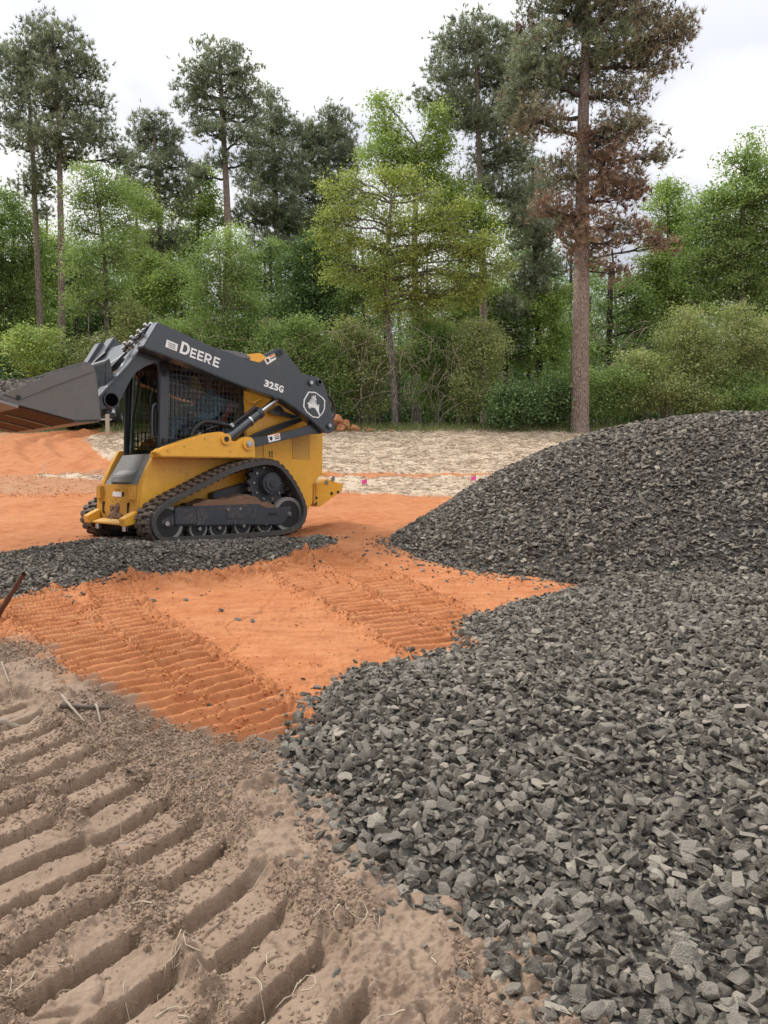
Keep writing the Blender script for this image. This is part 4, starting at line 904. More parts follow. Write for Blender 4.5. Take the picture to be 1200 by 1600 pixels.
for sg in (1, -1):
    und = empty('undercarriage', parent=ML)
    w0, w1 = (.55, .95) if sg > 0 else (-.95, -.55)
    OUT = lp - nrm * .020; INN = OUT - nrm * .046
    V = []; 
    for i in range(NT):
        o_, i_ = OUT[i], INN[i]; V += [(o_[0], w0, o_[1]), (o_[0], w1, o_[1]), (i_[0], w1, i_[1]), (i_[0], w0, i_[1])]
    F = []
    for i in range(NT):
        j = (i + 1) % NT
        for k in range(4): F.append((i * 4 + k, i * 4 + (k + 1) % 4, j * 4 + (k + 1) % 4, j * 4 + k))
    bm = bmesh.new(); vv = [bm.verts.new(v) for v in V]
    for f_ in F: bm.faces.new([vv[k] for k in f_])
    obj_bm('track_belt', bm, RUB, und, 40)
    for k in range(NL):
        for row in (0, 1):
            q = ll[k] + (lt[k] * TL / NL * .5 * row); d = lt[k]; nn = np.array([d[1], -d[0]])
            if np.dot(nn, nrm[np.argmin(((lp - q) ** 2).sum(1))]) < 0: nn = -nn
            o = bpy.data.objects.new('lug', lug_me); COL.objects.link(o); o.parent = und
            y_ = (w0 + w1) / 2 + (.086 if row else -.086); q = q - nn * .021
            o.matrix_local = Matrix(((d[0], 0, nn[0], q[0]), (0, 1, 0, y_), (d[1], 0, nn[1], q[1]), (0, 0, 0, 1)))
    bm = bmesh.new()
    for k in range(0, NT, 3):
        q = INN[k] - nrm[k] * .02; bm_box(bm, (q[0], (w0 + w1) / 2, q[1]), (.03, .12, .045), Matrix.Rotation(-math.atan2(tg[k][1], tg[k][0]), 3, 'Y'), 0)
    obj_bm('drive_teeth', bm, RUB, und)
    def wheel(name, u, v, r, wa, wb, mat, dish=.5, capr=.035):
        s, z = mw(u, v, .86); bm = bmesh.new()
        for ya, yb in ((wa, wa + .07), (wb - .07, wb)):
            bm_cyl(bm, (s, sg * ya, z), (s, sg * yb, z), r, seg=36)
        bm_cyl(bm, (s, sg * wa, z), (s, sg * wb, z), r * dish, seg=20)
        q = obj_bm(name, bm, mat, und, 40)
        bm = bmesh.new(); bm_cyl(bm, (s, sg * wb, z), (s, sg * (wb + .004), z), r * .80, seg=30); obj_bm('wheel_recess', bm, DARK, q, 40)
        bm = bmesh.new(); bm_cyl(bm, (s, sg * (wb), z), (s, sg * (wb + .035), z), capr, capr * .7, seg=14); obj_bm('axle_cap', bm, STEEL, q, 40); return q
    wheel('front_idler', 258, 818, .195, .62, .88, RIM); wheel('rear_idler', 449, 803, .20, .62, .88, RIM)
    for (u, v) in ((310, 826), (341, 824.5), (379, 821.5), (414, 818)): wheel('track_roller', u, v, .105, .64, .86, RIM, capr=.028)
    s, z = mw(424, 755, .88); bm = bmesh.new(); NT_ = 18; prof_ = []
    for k in range(NT_ * 4):
        a = k / (NT_ * 4) * 2 * math.pi; r_ = .275 if k % 4 in (0, 1) else .235; prof_.append((s + r_ * math.cos(a), z + r_ * math.sin(a)))
    bm_prism(bm, prof_, sg * .72, sg * .80, .004); sp = obj_bm('drive_sprocket', bm, CHARD, und, 30)
    for k in range(10):
        a = k / 10 * 6.283; bm = bmesh.new(); bm_cyl(bm, (s + .19 * math.cos(a), sg * .80, z + .19 * math.sin(a)), (s + .19 * math.cos(a), sg * .818, z + .19 * math.sin(a)), .014, seg=8); obj_bm('bolt', bm, STEEL, sp)
    cyl('drive_hub', (s, sg * .80, z), (s, sg * .90, z), .125, CHAR, und, seg=32); cyl('hub_step', (s, sg * .90, z), (s, sg * .915, z), .09, CHARD, und); cyl('hub_cap', (s, sg * .915, z), (s, sg * .93, z), .045, CHAR, und)
    tf = prism('track_frame', pf(.90, [(275, 792), (404, 787), (418, 794), (456, 791), (452, 808), (440, 820), (275, 822)]), sg * .62, sg * .90, CHARD, und, bevel=.012)
    prism('idler_arm', pf(.90, [(276, 798), (276, 820), (262, 824), (253, 822), (252, 815), (258, 811), (268, 806)]), sg * .80, sg * .895, CHARD, und, bevel=.008)
    for (u, v) in ((356, 796), (375, 795)):
        a_ = mw(u, v, .9); cyl('bolt', (a_[0], sg * .9, a_[1]), (a_[0], sg * .912, a_[1]), .015, STEEL, tf, seg=10)
    a_ = mw(306, 806, .9); box('frame_slot', (a_[0], sg * .9, a_[1]), (.035, .01, .10), DARK, tf, .004)
    a_ = mw(426, 803, .9); box('frame_slot', (a_[0], sg * .9, a_[1]), (.11, .01, .03), DARK, tf, .004)
    a_ = mw(365, 804, .9); box('cover_plate', (a_[0], sg * .9, a_[1]), (.18, .012, .10), CHARD, tf, .004)
    a_ = mw(290, 806, .9); box('tension_cover', (a_[0], sg * .902, a_[1]), (.26, .016, .19), CHARD, tf, .008)
    prism('frame_mount', pf(.62, [(330, 770), (380, 755), (400, 770), (400, 790), (330, 790)]), sg * .545, sg * .66, CHARD, und, bevel=.01)
    mp_ = [mw(300 + 14 * k, 788 - (0, 4, 7, 6, 9, 12, 16, 11, 4, 0)[k], .86) for k in range(10)]
    bm = bmesh.new(); b0, b1 = mp_[0], mp_[-1]
    bm_prism(bm, mp_ + [(b1[0], b1[1] - .05), (b0[0], b0[1] - .05)], sg * .60, sg * .885); bmesh.ops.triangulate(bm, faces=bm.faces[:]); bmesh.ops.subdivide_edges(bm, edges=bm.edges[:], cuts=3, use_grid_fill=True)
    for v in bm.verts: v.co.z += .03 * mnoise.noise(v.co * 11)
    obj_bm('mud_cake', bm, MUD, und, 80)
# ------------------------------------------------------------------ trees and undergrowth
def leaf_mat(name, stops, trans=0.45, rough=0.55):
    m, nt, b, out = mat_new(name); L = nt.links.new
    g = nd(nt, 'ShaderNodeNewGeometry'); oi = nd(nt, 'ShaderNodeObjectInfo')
    sb = nd(nt, 'ShaderNodeMath', operation='MULTIPLY'); L(g.outputs['Random Per Island'], sb.inputs[0]); sb.inputs[1].default_value = 0.5
    mx = nd(nt, 'ShaderNodeMath', operation='MULTIPLY_ADD'); L(oi.outputs['Random'], mx.inputs[0]); mx.inputs[1].default_value = 0.5; L(sb.outputs[0], mx.inputs[2])
    r_ = ramp(nt, mx.outputs[0], stops); L(r_.outputs[0], b.inputs['Base Color']); b.inputs['Roughness'].default_value = rough; b.inputs['Specular IOR Level'].default_value = .3
    t = nd(nt, 'ShaderNodeBsdfTranslucent'); tc = mixc(nt, .5, r_.outputs[0], (.30, .42, .06), 'MIX'); L(tc if name.startswith('leaf') else r_.outputs[0], t.inputs['Color'])
    ms_ = nd(nt, 'ShaderNodeMixShader'); ms_.inputs[0].default_value = trans; L(b.outputs[0], ms_.inputs[1]); L(t.outputs[0], ms_.inputs[2]); L(ms_.outputs[0], out.inputs[0]); return m
PINE = leaf_mat('pine_needles', [(0.15, (0.124, 0.153, 0.091)), (0.45, (0.257, 0.296, 0.180)), (0.8, (0.432, 0.465, 0.290))], .3)
PINEB = leaf_mat('browning_needles', [(0.15, (0.146, 0.095, 0.067)), (0.45, (0.302, 0.202, 0.140)), (0.8, (0.448, 0.314, 0.213))], .15)
PINEM = leaf_mat('dull_needles', [(0.15, (0.151, 0.143, 0.091)), (0.45, (0.288, 0.264, 0.174)), (0.8, (0.439, 0.393, 0.258))], .15)
LMID = leaf_mat('leaf_mid_green', [(0.15, (0.125, 0.185, 0.066)), (0.45, (0.259, 0.370, 0.131)), (0.8, (0.443, 0.562, 0.222))])
LLIT = leaf_mat('leaf_fresh_green', [(0.15, (0.158, 0.224, 0.053)), (0.45, (0.330, 0.442, 0.125)), (0.8, (0.502, 0.607, 0.211))], .4)
LYEL = leaf_mat('leaf_yellow_green', [(0.15, (0.176, 0.209, 0.044)), (0.45, (0.363, 0.413, 0.110)), (0.8, (0.517, 0.550, 0.187))], .4)
LDRK = leaf_mat('leaf_deep_green', [(0.15, (0.067, 0.108, 0.047)), (0.45, (0.141, 0.222, 0.094)), (0.8, (0.242, 0.349, 0.148))], .3)
LOLV = leaf_mat('leaf_olive', [(0.15, (0.163, 0.189, 0.070)), (0.45, (0.338, 0.372, 0.157)), (0.8, (0.501, 0.529, 0.248))], .35)
GRASS = leaf_mat('grass_blades', [(0.15, (0.06, 0.095, 0.025)), (0.45, (0.14, 0.18, 0.055)), (0.8, (0.27, 0.27, 0.12))], .3)
STRAWM = leaf_mat('straw_stalks', [(0.15, (0.342, 0.264, 0.189)), (0.45, (0.475, 0.379, 0.284)), (0.8, (0.570, 0.480, 0.378))], .1)
def bark_mat(name, c0, c1, sc=6):
    m, nt, b, out = mat_new(name); tc = nd(nt, 'ShaderNodeTexCoord'); mp = nd(nt, 'ShaderNodeMapping'); mp.inputs['Scale'].default_value = (sc, sc, sc * .28)
    nt.links.new(tc.outputs['Object'], mp.inputs[0]); v = nd(nt, 'ShaderNodeTexVoronoi', feature='DISTANCE_TO_EDGE'); nt.links.new(mp.outputs[0], v.inputs['Vector']); v.inputs['Scale'].default_value = 2.0
    n = nd(nt, 'ShaderNodeTexNoise'); nt.links.new(mp.outputs[0], n.inputs['Vector']); n.inputs['Scale'].default_value = 3; n.inputs['Detail'].default_value = 6
    f = ramp(nt, v.outputs['Distance'], [(0.0, (0, 0, 0)), (0.12, (1, 1, 1))]); a = ramp(nt, n.outputs['Fac'], [(.3, c0), (.7, c1)])
    c = mixc(nt, f.outputs[0], tuple(q * .5 for q in c0), a.outputs[0]); nt.links.new(c, b.inputs['Base Color']); b.inputs['Roughness'].default_value = .9
    bump(nt, b, f.outputs[0], .8, .03); return m
BARKP = bark_mat('pine_bark', (0.24, 0.175, 0.14), (0.40, 0.31, 0.255), 13); BARKD = bark_mat('grey_bark', (0.14, 0.12, 0.10), (0.27, 0.24, 0.20)); BARKK = bark_mat('dark_bark', (.045, .038, .032), (.10, .085, .07))
TWIG = paint('dry_twig', (0.26, 0.21, 0.16), .9); TWIGD = paint('dark_twig', (.10, .08, .065), .9)

def leaves_mesh(name, C, size, mat, upb=0.6, aspect=.55, fold=.12):
    """one small folded leaf per centre"""
    n = len(C); N = rng.normal(0, 1, (n, 3)); N[:, 2] = np.abs(N[:, 2]) + upb; N /= np.linalg.norm(N, axis=1)[:, None]
    A = np.cross(N, rng.normal(0, 1, (n, 3))); A /= np.linalg.norm(A, axis=1)[:, None]; B = np.cross(N, A)
    L = (size * .92 * rng.uniform(.4, 1.5, n))[:, None]; W = L * aspect
    V = np.stack([C - A * L * .5, C - B * W * .5 + N * L * fold, C + A * L * .5, C + B * W * .5 + N * L * fold], 1).reshape(-1, 3)
    F = np.arange(n * 4).reshape(-1, 4); me = mesh_np(name, V, F, 4); me.materials.append(mat); return me
def tufts_mesh(name, C, D, length, mat, k=9, width=.017):
    """pine needle tufts: k slim triangles fanning round direction D"""
    n = len(C); d = D[:, None] + rng.normal(0, .62, (n, k, 3)); d /= np.linalg.norm(d, axis=2)[..., None]
    L = length * rng.uniform(.65, 1.25, (n, k, 1)); s = np.cross(d, rng.normal(0, 1, (n, k, 3))); s /= np.linalg.norm(s, axis=2)[..., None]
    c = C[:, None] - d * L * .15
    V = np.stack([c - s * width, c + s * width, c + d * L], 2).reshape(-1, 3); me = mesh_np(name, V, np.arange(n * k * 3).reshape(-1, 3), 3); me.materials.append(mat); return me

SPRAYS = {}
def sprays(mat, leaf, pine):
    """a few sprays of foliage that a crown repeats"""
    key = (mat.name, round(leaf, 2))
    if key in SPRAYS: return SPRAYS[key]
    out = []
    for i in range(6):
        if pine:
            n = 8; c = rng.normal(0, 1, (n, 3)) * np.array([.17, .17, .08]); D = rng.normal(0, .5, (n, 3)) + c * 2.0; D[:, 2] += .6
            me = tufts_mesh('needle_spray', c, D, leaf, mat, 13, .012)
        else:
            n = 84; c = rng.normal(0, 1, (n, 3)) * np.array([.24, .24, .11]); c[:, 2] -= .35 * (c[:, 0] ** 2 + c[:, 1] ** 2)
            me = leaves_mesh('leaf_spray', c, leaf * .86, mat)
        out.append(me)
    SPRAYS[key] = out; return out
def crown(root, C, mat, leaf, pine, smin=.75, smax=1.3):
    n = len(C); rot = np.stack([rng.normal(0, .3, n), rng.normal(0, .3, n), rng.uniform(0, 6.283, n)], 1)
    return tag(scatter('crown', C, rot, rng.uniform(smin, smax, (n, 1)) * np.ones((1, 3)), rng.integers(0, 6, n), sprays(mat, leaf, pine), root), kind='stuff')
def in_ball(n): 
    v = rng.normal(0, 1, (n, 3)); v /= np.linalg.norm(v, axis=1)[:, None]; return v * (rng.uniform(0.10, 1, n) ** (1 / 2.4))[:, None]
class Wood:
    def __init__(s): s.V = []; s.F = []; s.n = 0
    def add(s, path, rad, seg=6):
        V, F = tube_arrays(path, rad, seg); s.V.append(V); s.F.append(F + s.n); s.n += len(V)
    def obj(s, name, mat, parent):
        me = mesh_np(name, np.concatenate(s.V), np.concatenate(s.F), 4, True); return link(name, me, mat, parent)
def limb(a, b, sag=.08, n=6, wob=.05):
    a = np.asarray(a, float); b = np.asarray(b, float); t = np.linspace(0, 1, n)[:, None]; L = np.linalg.norm(b - a)
    P = a + (b - a) * t; P[:, 2] += np.sin(t[:, 0] * np.pi) * L * sag; P[1:-1] += rng.normal(0, wob * L, (n - 2, 3)) * .5; return P

def tree(name, label, cat, group, d, trunk, tw, blobs, kind, mat, bark, leaf=.12, dens=1.0, depth=.8, mats=None, limbs=True, twigs=3):
    """trunk: photo pixels from base to top; tw: trunk width in pixels at base and top; blobs: (u, v, ru, rv) foliage masses"""
    tp_ = np.array([at_y(u, v, d) for u, v in trunk]); x0 = tp_[0, 0]; zb = float(base_z(x0, d)) - .05; tp_[0, 2] = zb
    root = empty(name, (x0, d, zb)); tag(root, label, cat, group); off = np.array([x0, d, zb]); k = d / FPX
    P = smooth_path(tp_, 6); rr = np.linspace(tw[0], tw[1], len(P)) * k / 2; rr[0] *= 1.25
    w = Wood(); w.add(P - off, rr, 12); w.obj('trunk', bark, root)
    br = Wood(); cl = []; ow = []
    if limbs: br.add(P - off, rr * .7, 5)
    for bi, b in enumerate(blobs):
        u, v, ru, rv = b[:4]; dd = d + rng.uniform(-.5, .5) * depth * ru * k
        c = at_y(u, v, dd); rx, rz = ru * k * 1.02, rv * k * 1.02; ry = max(.6, .85 * rx * depth)
        vol = rx * rz * 4
        m = max(8, int(vol * (17 if kind == 'pine' else 15) * dens))
        q = in_ball(m) * np.array([rx, ry, rz]) * rng.uniform(.82, 1.0 if kind == 'pine' else 1.12, (m, 1)) + c
        cl.append(q); ow += [bi] * m
        if limbs:
            j = np.argmin(np.linalg.norm(P - (c - np.array([0, 0, .45 * rz])), axis=1)); a = P[j]
            r0 = min(max(.02, .10 * math.sqrt(rx * rz)), rr[j] * .7); pth = limb(a, c, -.06 if kind == 'pine' else .05)
            br.add(pth - off, np.linspace(r0, r0 * .35, len(pth)), 6)
            for t in rng.choice(m, min(m, int(3 + twigs * math.sqrt(vol) * 2)), replace=False):
                e = pth[rng.integers(2, len(pth))]; p2 = limb(e, q[t], -.05 if kind == 'pine' else .04, 5, .09)
                br.add(p2 - off, np.linspace(r0 * .38, .006, len(p2)), 4)
    if br.n: br.obj('branches', bark if kind != 'pine' else BARKK, root)
    C = np.concatenate(cl) - off; ow = np.array(ow)
    if kind == 'pine':                            # no spray floats alone
        nb = np.array([(((C - p_) ** 2).sum(1) < .38).sum() for p_ in C]); C, ow = C[nb > 3], ow[nb > 3]
    if kind == 'pine' and mats is not None:
        mi = np.array([mats[i] for i in range(len(blobs))])[ow]; flip = rng.uniform(0, 1, len(mi)) < .18; mi = np.where(flip, rng.integers(0, 3, len(mi)), mi)
        for q, mm in enumerate((PINE, PINEM, PINEB)): crown(root, C[mi == q], mm, leaf, True)
    else: crown(root, C, mat, leaf, kind == 'pine')
    return root

G_P = 'pines of the wood edge'; G_D = 'leafy trees of the wood edge'
def T(*a, **k): return tree(*a, **k)
# the big browning pine in front of the wood
T('pine_tree', 'big pine with browning lower needles and a thick bare trunk behind the gravel heap', 'pine tree', G_P, 25.0,
  [(906, 670), (907, 560), (909, 420), (910, 300), (911, 200), (914, 100), (918, 0), (920, -90)], (29, 8),
  [(920, -40, 90, 45), (880, 20, 85, 40), (985, 15, 70, 30), (1030, 60, 52, 34), (950, 70, 60, 38), (850, 75, 55, 38), (1060, 45, 25, 22), (1010, 100, 55, 22),
   (835, 120, 45, 40), (900, 120, 60, 32), (970, 145, 50, 22), (815, 170, 35, 35), (850, 190, 50, 28), (990, 205, 40, 20), (1025, 240, 28, 15), (960, 195, 45, 18),
   (930, 230, 50, 28), (965, 265, 42, 32), (985, 300, 28, 22), (880, 270, 38, 25), (935, 300, 50, 22), (860, 325, 42, 16), (905, 340, 45, 20), (960, 350, 40, 20),
   (1000, 365, 34, 14), (1038, 380, 25, 13), (890, 368, 35, 18), (930, 385, 40, 16), (960, 425, 28, 12), (915, 410, 22, 10)],
  'pine', PINE, BARKP, .21, 1.15, .9, mats=[0, 0, 1, 1, 0, 0, 1, 1, 0, 0, 1, 0, 1, 1, 1, 1, 2, 2, 2, 1, 2, 2, 2, 2, 2, 2, 2, 2, 2, 2], twigs=4)
T('pine_tree', 'tall dark pine with forked limbs left of the browning pine', 'pine tree', G_P, 33,
  [(757, 668), (756, 520), (752, 350), (748, 220), (745, 120), (742, 50)], (14, 4),
  [(742, 45, 45, 28), (715, 75, 48, 25), (775, 70, 45, 35), (690, 110, 35, 25), (745, 115, 60, 30), (800, 120, 45, 45), (700, 160, 45, 25), (660, 150, 22, 14), (765, 175, 55, 35),
   (730, 185, 45, 28), (800, 215, 45, 45), (770, 255, 50, 32), (790, 300, 55, 28), (745, 290, 35, 20), (820, 345, 40, 30)], 'pine', PINE, BARKP, .24, .85)
T('pine_tree', 'tallest pine at the far left with a dense rounded top', 'pine tree', G_P, 30,
  [(97, 668), (97, 560), (96, 420), (94, 300), (92, 200), (86, 110), (80, 40)], (13, 4),
  [(65, 42, 34, 20), (95, 62, 40, 24), (50, 75, 36, 24), (115, 95, 40, 24), (75, 105, 50, 24), (140, 110, 24, 14), (95, 140, 55, 22), (150, 155, 26, 14), (70, 165, 48, 20), (120, 180, 48, 20), (95, 205, 52, 22), (150, 215, 40, 20),
   (60, 215, 40, 18), (185, 245, 40, 16), (115, 245, 48, 20), (70, 255, 32, 14), (165, 190, 20, 10)], 'pine', PINE, BARKP, .22, .9)
T('pine_tree', 'slim pine leaning left at the left edge of the photo', 'pine tree', G_P, 31,
  [(67, 668), (65, 560), (58, 400), (52, 260), (46, 160), (40, 100)], (11, 4),
  [(20, 105, 36, 26), (5, 75, 24, 18), (40, 130, 30, 18), (15, 150, 38, 18), (10, 185, 30, 14), (45, 195, 30, 14), (30, 225, 30, 16), (60, 270, 28, 12), (40, 290, 28, 14), (75, 300, 30, 12), (60, 330, 24, 12)], 'pine', PINE, BARKP, .22, .85)
T('pine_tree', 'small round-topped pine between the two left tall pines', 'pine tree', G_P, 38,
  [(260, 668), (258, 560), (254, 440), (248, 330), (243, 240), (240, 190)], (12, 4),
  [(240, 188, 32, 14), (225, 212, 28, 18), (262, 210, 30, 18), (240, 235, 40, 18), (215, 255, 36, 16), (270, 255, 36, 18), (240, 285, 48, 20), (205, 290, 30, 16), (280, 300, 36, 18), (240, 330, 50, 22), (225, 380, 44, 24), (265, 375, 40, 20), (245, 425, 40, 20)], 'pine', PINE, BARKP, .25, .8)
T('pine_tree', 'open-crowned pine with bare forked limbs left of centre', 'pine tree', G_P, 36,
  [(362, 668), (360, 520), (357, 380), (353, 280), (348, 190), (343, 90)], (15, 5),
  [(342, 82, 40, 20), (315, 105, 34, 20), (372, 110, 34, 22), (300, 135, 30, 18), (345, 135, 50, 22), (388, 150, 26, 22), (310, 165, 38, 18), (355, 175, 44, 18), (395, 185, 22, 16), (330, 205, 36, 14), (375, 215, 30, 14), (300, 195, 24, 10), (345, 250, 30, 14), (390, 250, 24, 12), (310, 270, 24, 14)], 'pine', PINE, BARKP, .25, .75, twigs=4)
T('pine_tree', 'dark pine with a notched top right beside the open-crowned pine', 'pine tree', G_P, 40,
  [(440, 668), (438, 520), (434, 400), (430, 300), (426, 220), (422, 150)], (13, 4),
  [(420, 150, 20, 16), (430, 185, 32, 20), (405, 215, 30, 20), (450, 210, 30, 24), (425, 245, 48, 24), (400, 280, 40, 22), (450, 275, 44, 28), (420, 315, 55, 26), (395, 340, 40, 22), (450, 350, 44, 28), (420, 390, 50, 28)], 'pine', PINE, BARKP, .26, .85)
T('pine_tree', 'dark pine behind the yellow-green tree at centre', 'pine tree', G_P, 41,
  [(492, 668), (492, 520), (500, 400), (508, 300), (514, 230), (518, 180)], (13, 4),
  [(518, 180, 24, 14), (500, 205, 34, 20), (535, 205, 28, 24), (480, 215, 24, 20), (515, 240, 46, 22), (545, 250, 26, 24), (485, 255, 38, 24), (520, 285, 50, 26), (480, 310, 44, 28), (535, 320, 40, 28), (500, 355, 50, 30), (460, 350, 34, 24), (480, 400, 44, 24)], 'pine', PINE, BARKP, .26, .85)
T('pine_tree', 'shaded pine directly behind the big browning pine', 'pine tree', G_P, 35,
  [(842, 668), (842, 560), (838, 440), (834, 330), (832, 260)], (13, 4),
  [(835, 262, 32, 20), (850, 300, 44, 24), (815, 320, 36, 22), (860, 350, 46, 26), (825, 375, 46, 26), (860, 410, 44, 24), (815, 425, 40, 26), (850, 455, 44, 22), (815, 480, 40, 22)], 'pine', PINE, BARKK, .25, .8)
# leafy trees
T('leafy_tree', 'yellow-green tree with a pale split trunk and bare hanging twigs at centre', 'tree', G_D, 27.0,
  [(618, 673), (616, 620), (612, 560), (606, 500), (604, 440), (606, 380), (612, 310)], (12, 4),
  [(558, 303, 36, 20), (612, 300, 34, 20), (660, 302, 30, 20), (540, 338, 30, 20), (600, 345, 55, 30), (655, 350, 45, 30), (700, 345, 40, 24), (570, 385, 50, 28), (640, 395, 52, 26), (705, 385, 45, 26), (745, 400, 38, 24), (600, 430, 32, 24), (735, 430, 42, 24), (530, 380, 28, 20), (680, 430, 36, 16), (770, 430, 25, 20), (610, 470, 26, 20), (585, 480, 22, 14), (575, 435, 36, 28), (645, 445, 42, 26), (690, 465, 40, 24), (545, 415, 30, 24), (625, 410, 40, 28), (720, 455, 34, 22), (515, 345, 20, 22), (660, 480, 30, 18), (515, 298, 16, 12), (540, 276, 18, 10), (592, 272, 20, 9), (640, 270, 14, 10), (765, 375, 24, 14), (785, 415, 20, 14), (525, 425, 20, 16), (503, 372, 12, 12), (750, 458, 22, 14), (720, 325, 16, 12)],
  'leaf', LYEL, BARKD, .105, .62, twigs=5)
T('leafy_tree', 'tall fresh green tree with two narrow peaks behind the yellow-green tree', 'tree', G_D, 32,
  [(652, 668), (650, 500), (648, 380), (650, 300), (655, 230)], (14, 4),
  [(603, 165, 20, 22), (605, 205, 28, 24), (595, 245, 38, 24), (680, 180, 18, 24), (685, 215, 26, 26), (675, 250, 32, 24), (640, 235, 24, 20), (640, 275, 50, 24), (695, 290, 30, 24), (720, 310, 34, 26), (745, 335, 34, 22), (700, 340, 40, 26), (765, 355, 24, 18), (730, 380, 40, 26)], 'leaf', LLIT, BARKD, .13, .85)
T('leafy_tree', 'soft green tree in front of the left pines', 'tree', G_D, 28,
  [(168, 668), (167, 560), (166, 470), (163, 400), (155, 320)], (10, 4),
  [(140, 265, 28, 14), (165, 285, 34, 20), (130, 300, 28, 20), (190, 310, 26, 20), (155, 325, 46, 22), (190, 350, 36, 22), (130, 360, 38, 24), (165, 385, 46, 22), (120, 410, 34, 22), (195, 405, 32, 20), (160, 440, 46, 22), (190, 470, 30, 20), (130, 470, 36, 22)], 'leaf', LMID, BARKD, .10, .8)
T('leafy_tree', 'green tree with feathery tips behind the loader boom', 'tree', G_D, 29,
  [(345, 668), (345, 600), (348, 520), (350, 460), (352, 400)], (9, 3),
  [(360, 365, 26, 16), (335, 385, 32, 18), (370, 395, 30, 20), (320, 415, 30, 20), (350, 430, 46, 22), (385, 435, 28, 22), (320, 455, 38, 22), (365, 470, 46, 24), (395, 475, 26, 22), (330, 500, 42, 24), (375, 515, 40, 22)], 'leaf', LMID, BARKD, .10, .85)
T('leafy_tree', 'bluish green tree low between the dark pines and the yellow-green tree', 'tree', G_D, 34,
  [(495, 668), (495, 580), (492, 480), (490, 400)], (10, 4),
  [(490, 385, 36, 24), (520, 400, 32, 26), (465, 420, 32, 26), (500, 440, 48, 28), (530, 455, 30, 26), (465, 465, 36, 26), (500, 490, 50, 26), (535, 500, 30, 24), (455, 510, 36, 24)], 'leaf', LDRK, BARKK, .13, .95)
T('leafy_tree', 'broad bright green tree with the highest top at the right edge', 'tree', G_D, 31,
  [(1160, 668), (1160, 560), (1158, 440), (1160, 340), (1165, 260)], (15, 4),
  [(1165, 232, 26, 18), (1150, 262, 26, 14), (1185, 265, 26, 24), (1150, 300, 44, 24), (1190, 310, 36, 28), (1115, 320, 34, 22), (1160, 345, 60, 28), (1105, 360, 44, 26), (1195, 370, 40, 30), (1145, 395, 60, 28), (1095, 405, 40, 24), (1190, 430, 44, 30), (1140, 445, 60, 28), (1090, 450, 40, 24), (1180, 485, 50, 26), (1225, 300, 40, 40), (1230, 400, 40, 50)], 'leaf', LMID, BARKD, .13, .85)
T('leafy_tree', 'narrow-topped fresh green tree right of the browning pine', 'tree', G_D, 33,
  [(1048, 668), (1048, 560), (1046, 440), (1044, 340), (1042, 280)], (11, 3),
  [(1038, 290, 18, 18), (1058, 300, 14, 14), (1035, 325, 24, 20), (1070, 335, 26, 20), (1045, 365, 42, 24), (1080, 375, 30, 20), (1020, 400, 32, 22), (1060, 410, 44, 24), (1025, 445, 42, 24), (1065, 460, 40, 24), (1020, 490, 40, 22), (985, 440, 26, 18)], 'leaf', LLIT, BARKD, .13, .8)
T('leafy_tree', 'green tree with dark double stem seen right of the thick pine trunk', 'tree', G_D, 32,
  [(952, 668), (952, 560), (953, 470), (956, 410)], (11, 7),
  [(985, 455, 30, 18), (1005, 480, 34, 20), (975, 505, 30, 20), (1010, 515, 36, 22), (935, 480, 18, 14), (990, 545, 40, 22), (935, 545, 26, 22), (1030, 545, 34, 20), (925, 510, 16, 14)], 'leaf', LMID, BARKK, .12, .85)
T('leafy_tree', 'dense green tree filling the far left edge', 'tree', G_D, 33,
  [(15, 668), (15, 560), (18, 450), (22, 360)], (11, 4),
  [(20, 320, 26, 20), (5, 350, 28, 22), (45, 350, 26, 22), (20, 385, 46, 24), (55, 400, 26, 26), (5, 425, 36, 26), (40, 445, 42, 26), (10, 475, 42, 26), (50, 490, 36, 26), (15, 525, 46, 26), (-30, 400, 36, 60), (-30, 500, 36, 50), (50, 540, 32, 24)], 'leaf', LMID, BARKD, .13, .9)
T('leafy_tree', 'fresh green tree showing between the round-topped pine and the open pine', 'tree', G_D, 40,
  [(305, 668), (305, 520), (308, 400), (312, 290)], (10, 3),
  [(315, 270, 18, 18), (318, 300, 24, 20), (300, 325, 30, 20), (325, 340, 26, 22), (305, 370, 30, 22), (285, 400, 34, 22), (280, 450, 34, 24), (300, 500, 34, 24)], 'leaf', LLIT, BARKD, .14, .8)
T('leafy_tree', 'green tree filling the gap below the tall dark pine', 'tree', G_D, 36,
  [(790, 668), (790, 560), (788, 450)], (10, 5),
  [(770, 465, 34, 22), (800, 460, 30, 22), (785, 500, 44, 22), (755, 505, 30, 20), (815, 520, 34, 22), (780, 540, 46, 22), (870, 500, 30, 22), (865, 545, 34, 22), (820, 560, 30, 18)], 'leaf', LMID, BARKK, .13, .75)
T('leafy_tree', 'deep green tree behind the left pine trunks', 'tree', G_D, 40,
  [(120, 668), (120, 560), (122, 450)], (10, 5),
  [(110, 400, 36, 26), (75, 430, 32, 26), (130, 450, 44, 26), (80, 480, 40, 26), (140, 500, 44, 26), (95, 525, 44, 26), (200, 500, 36, 26), (215, 450, 30, 26), (225, 520, 30, 28)], 'leaf', LDRK, BARKK, .15, .8)

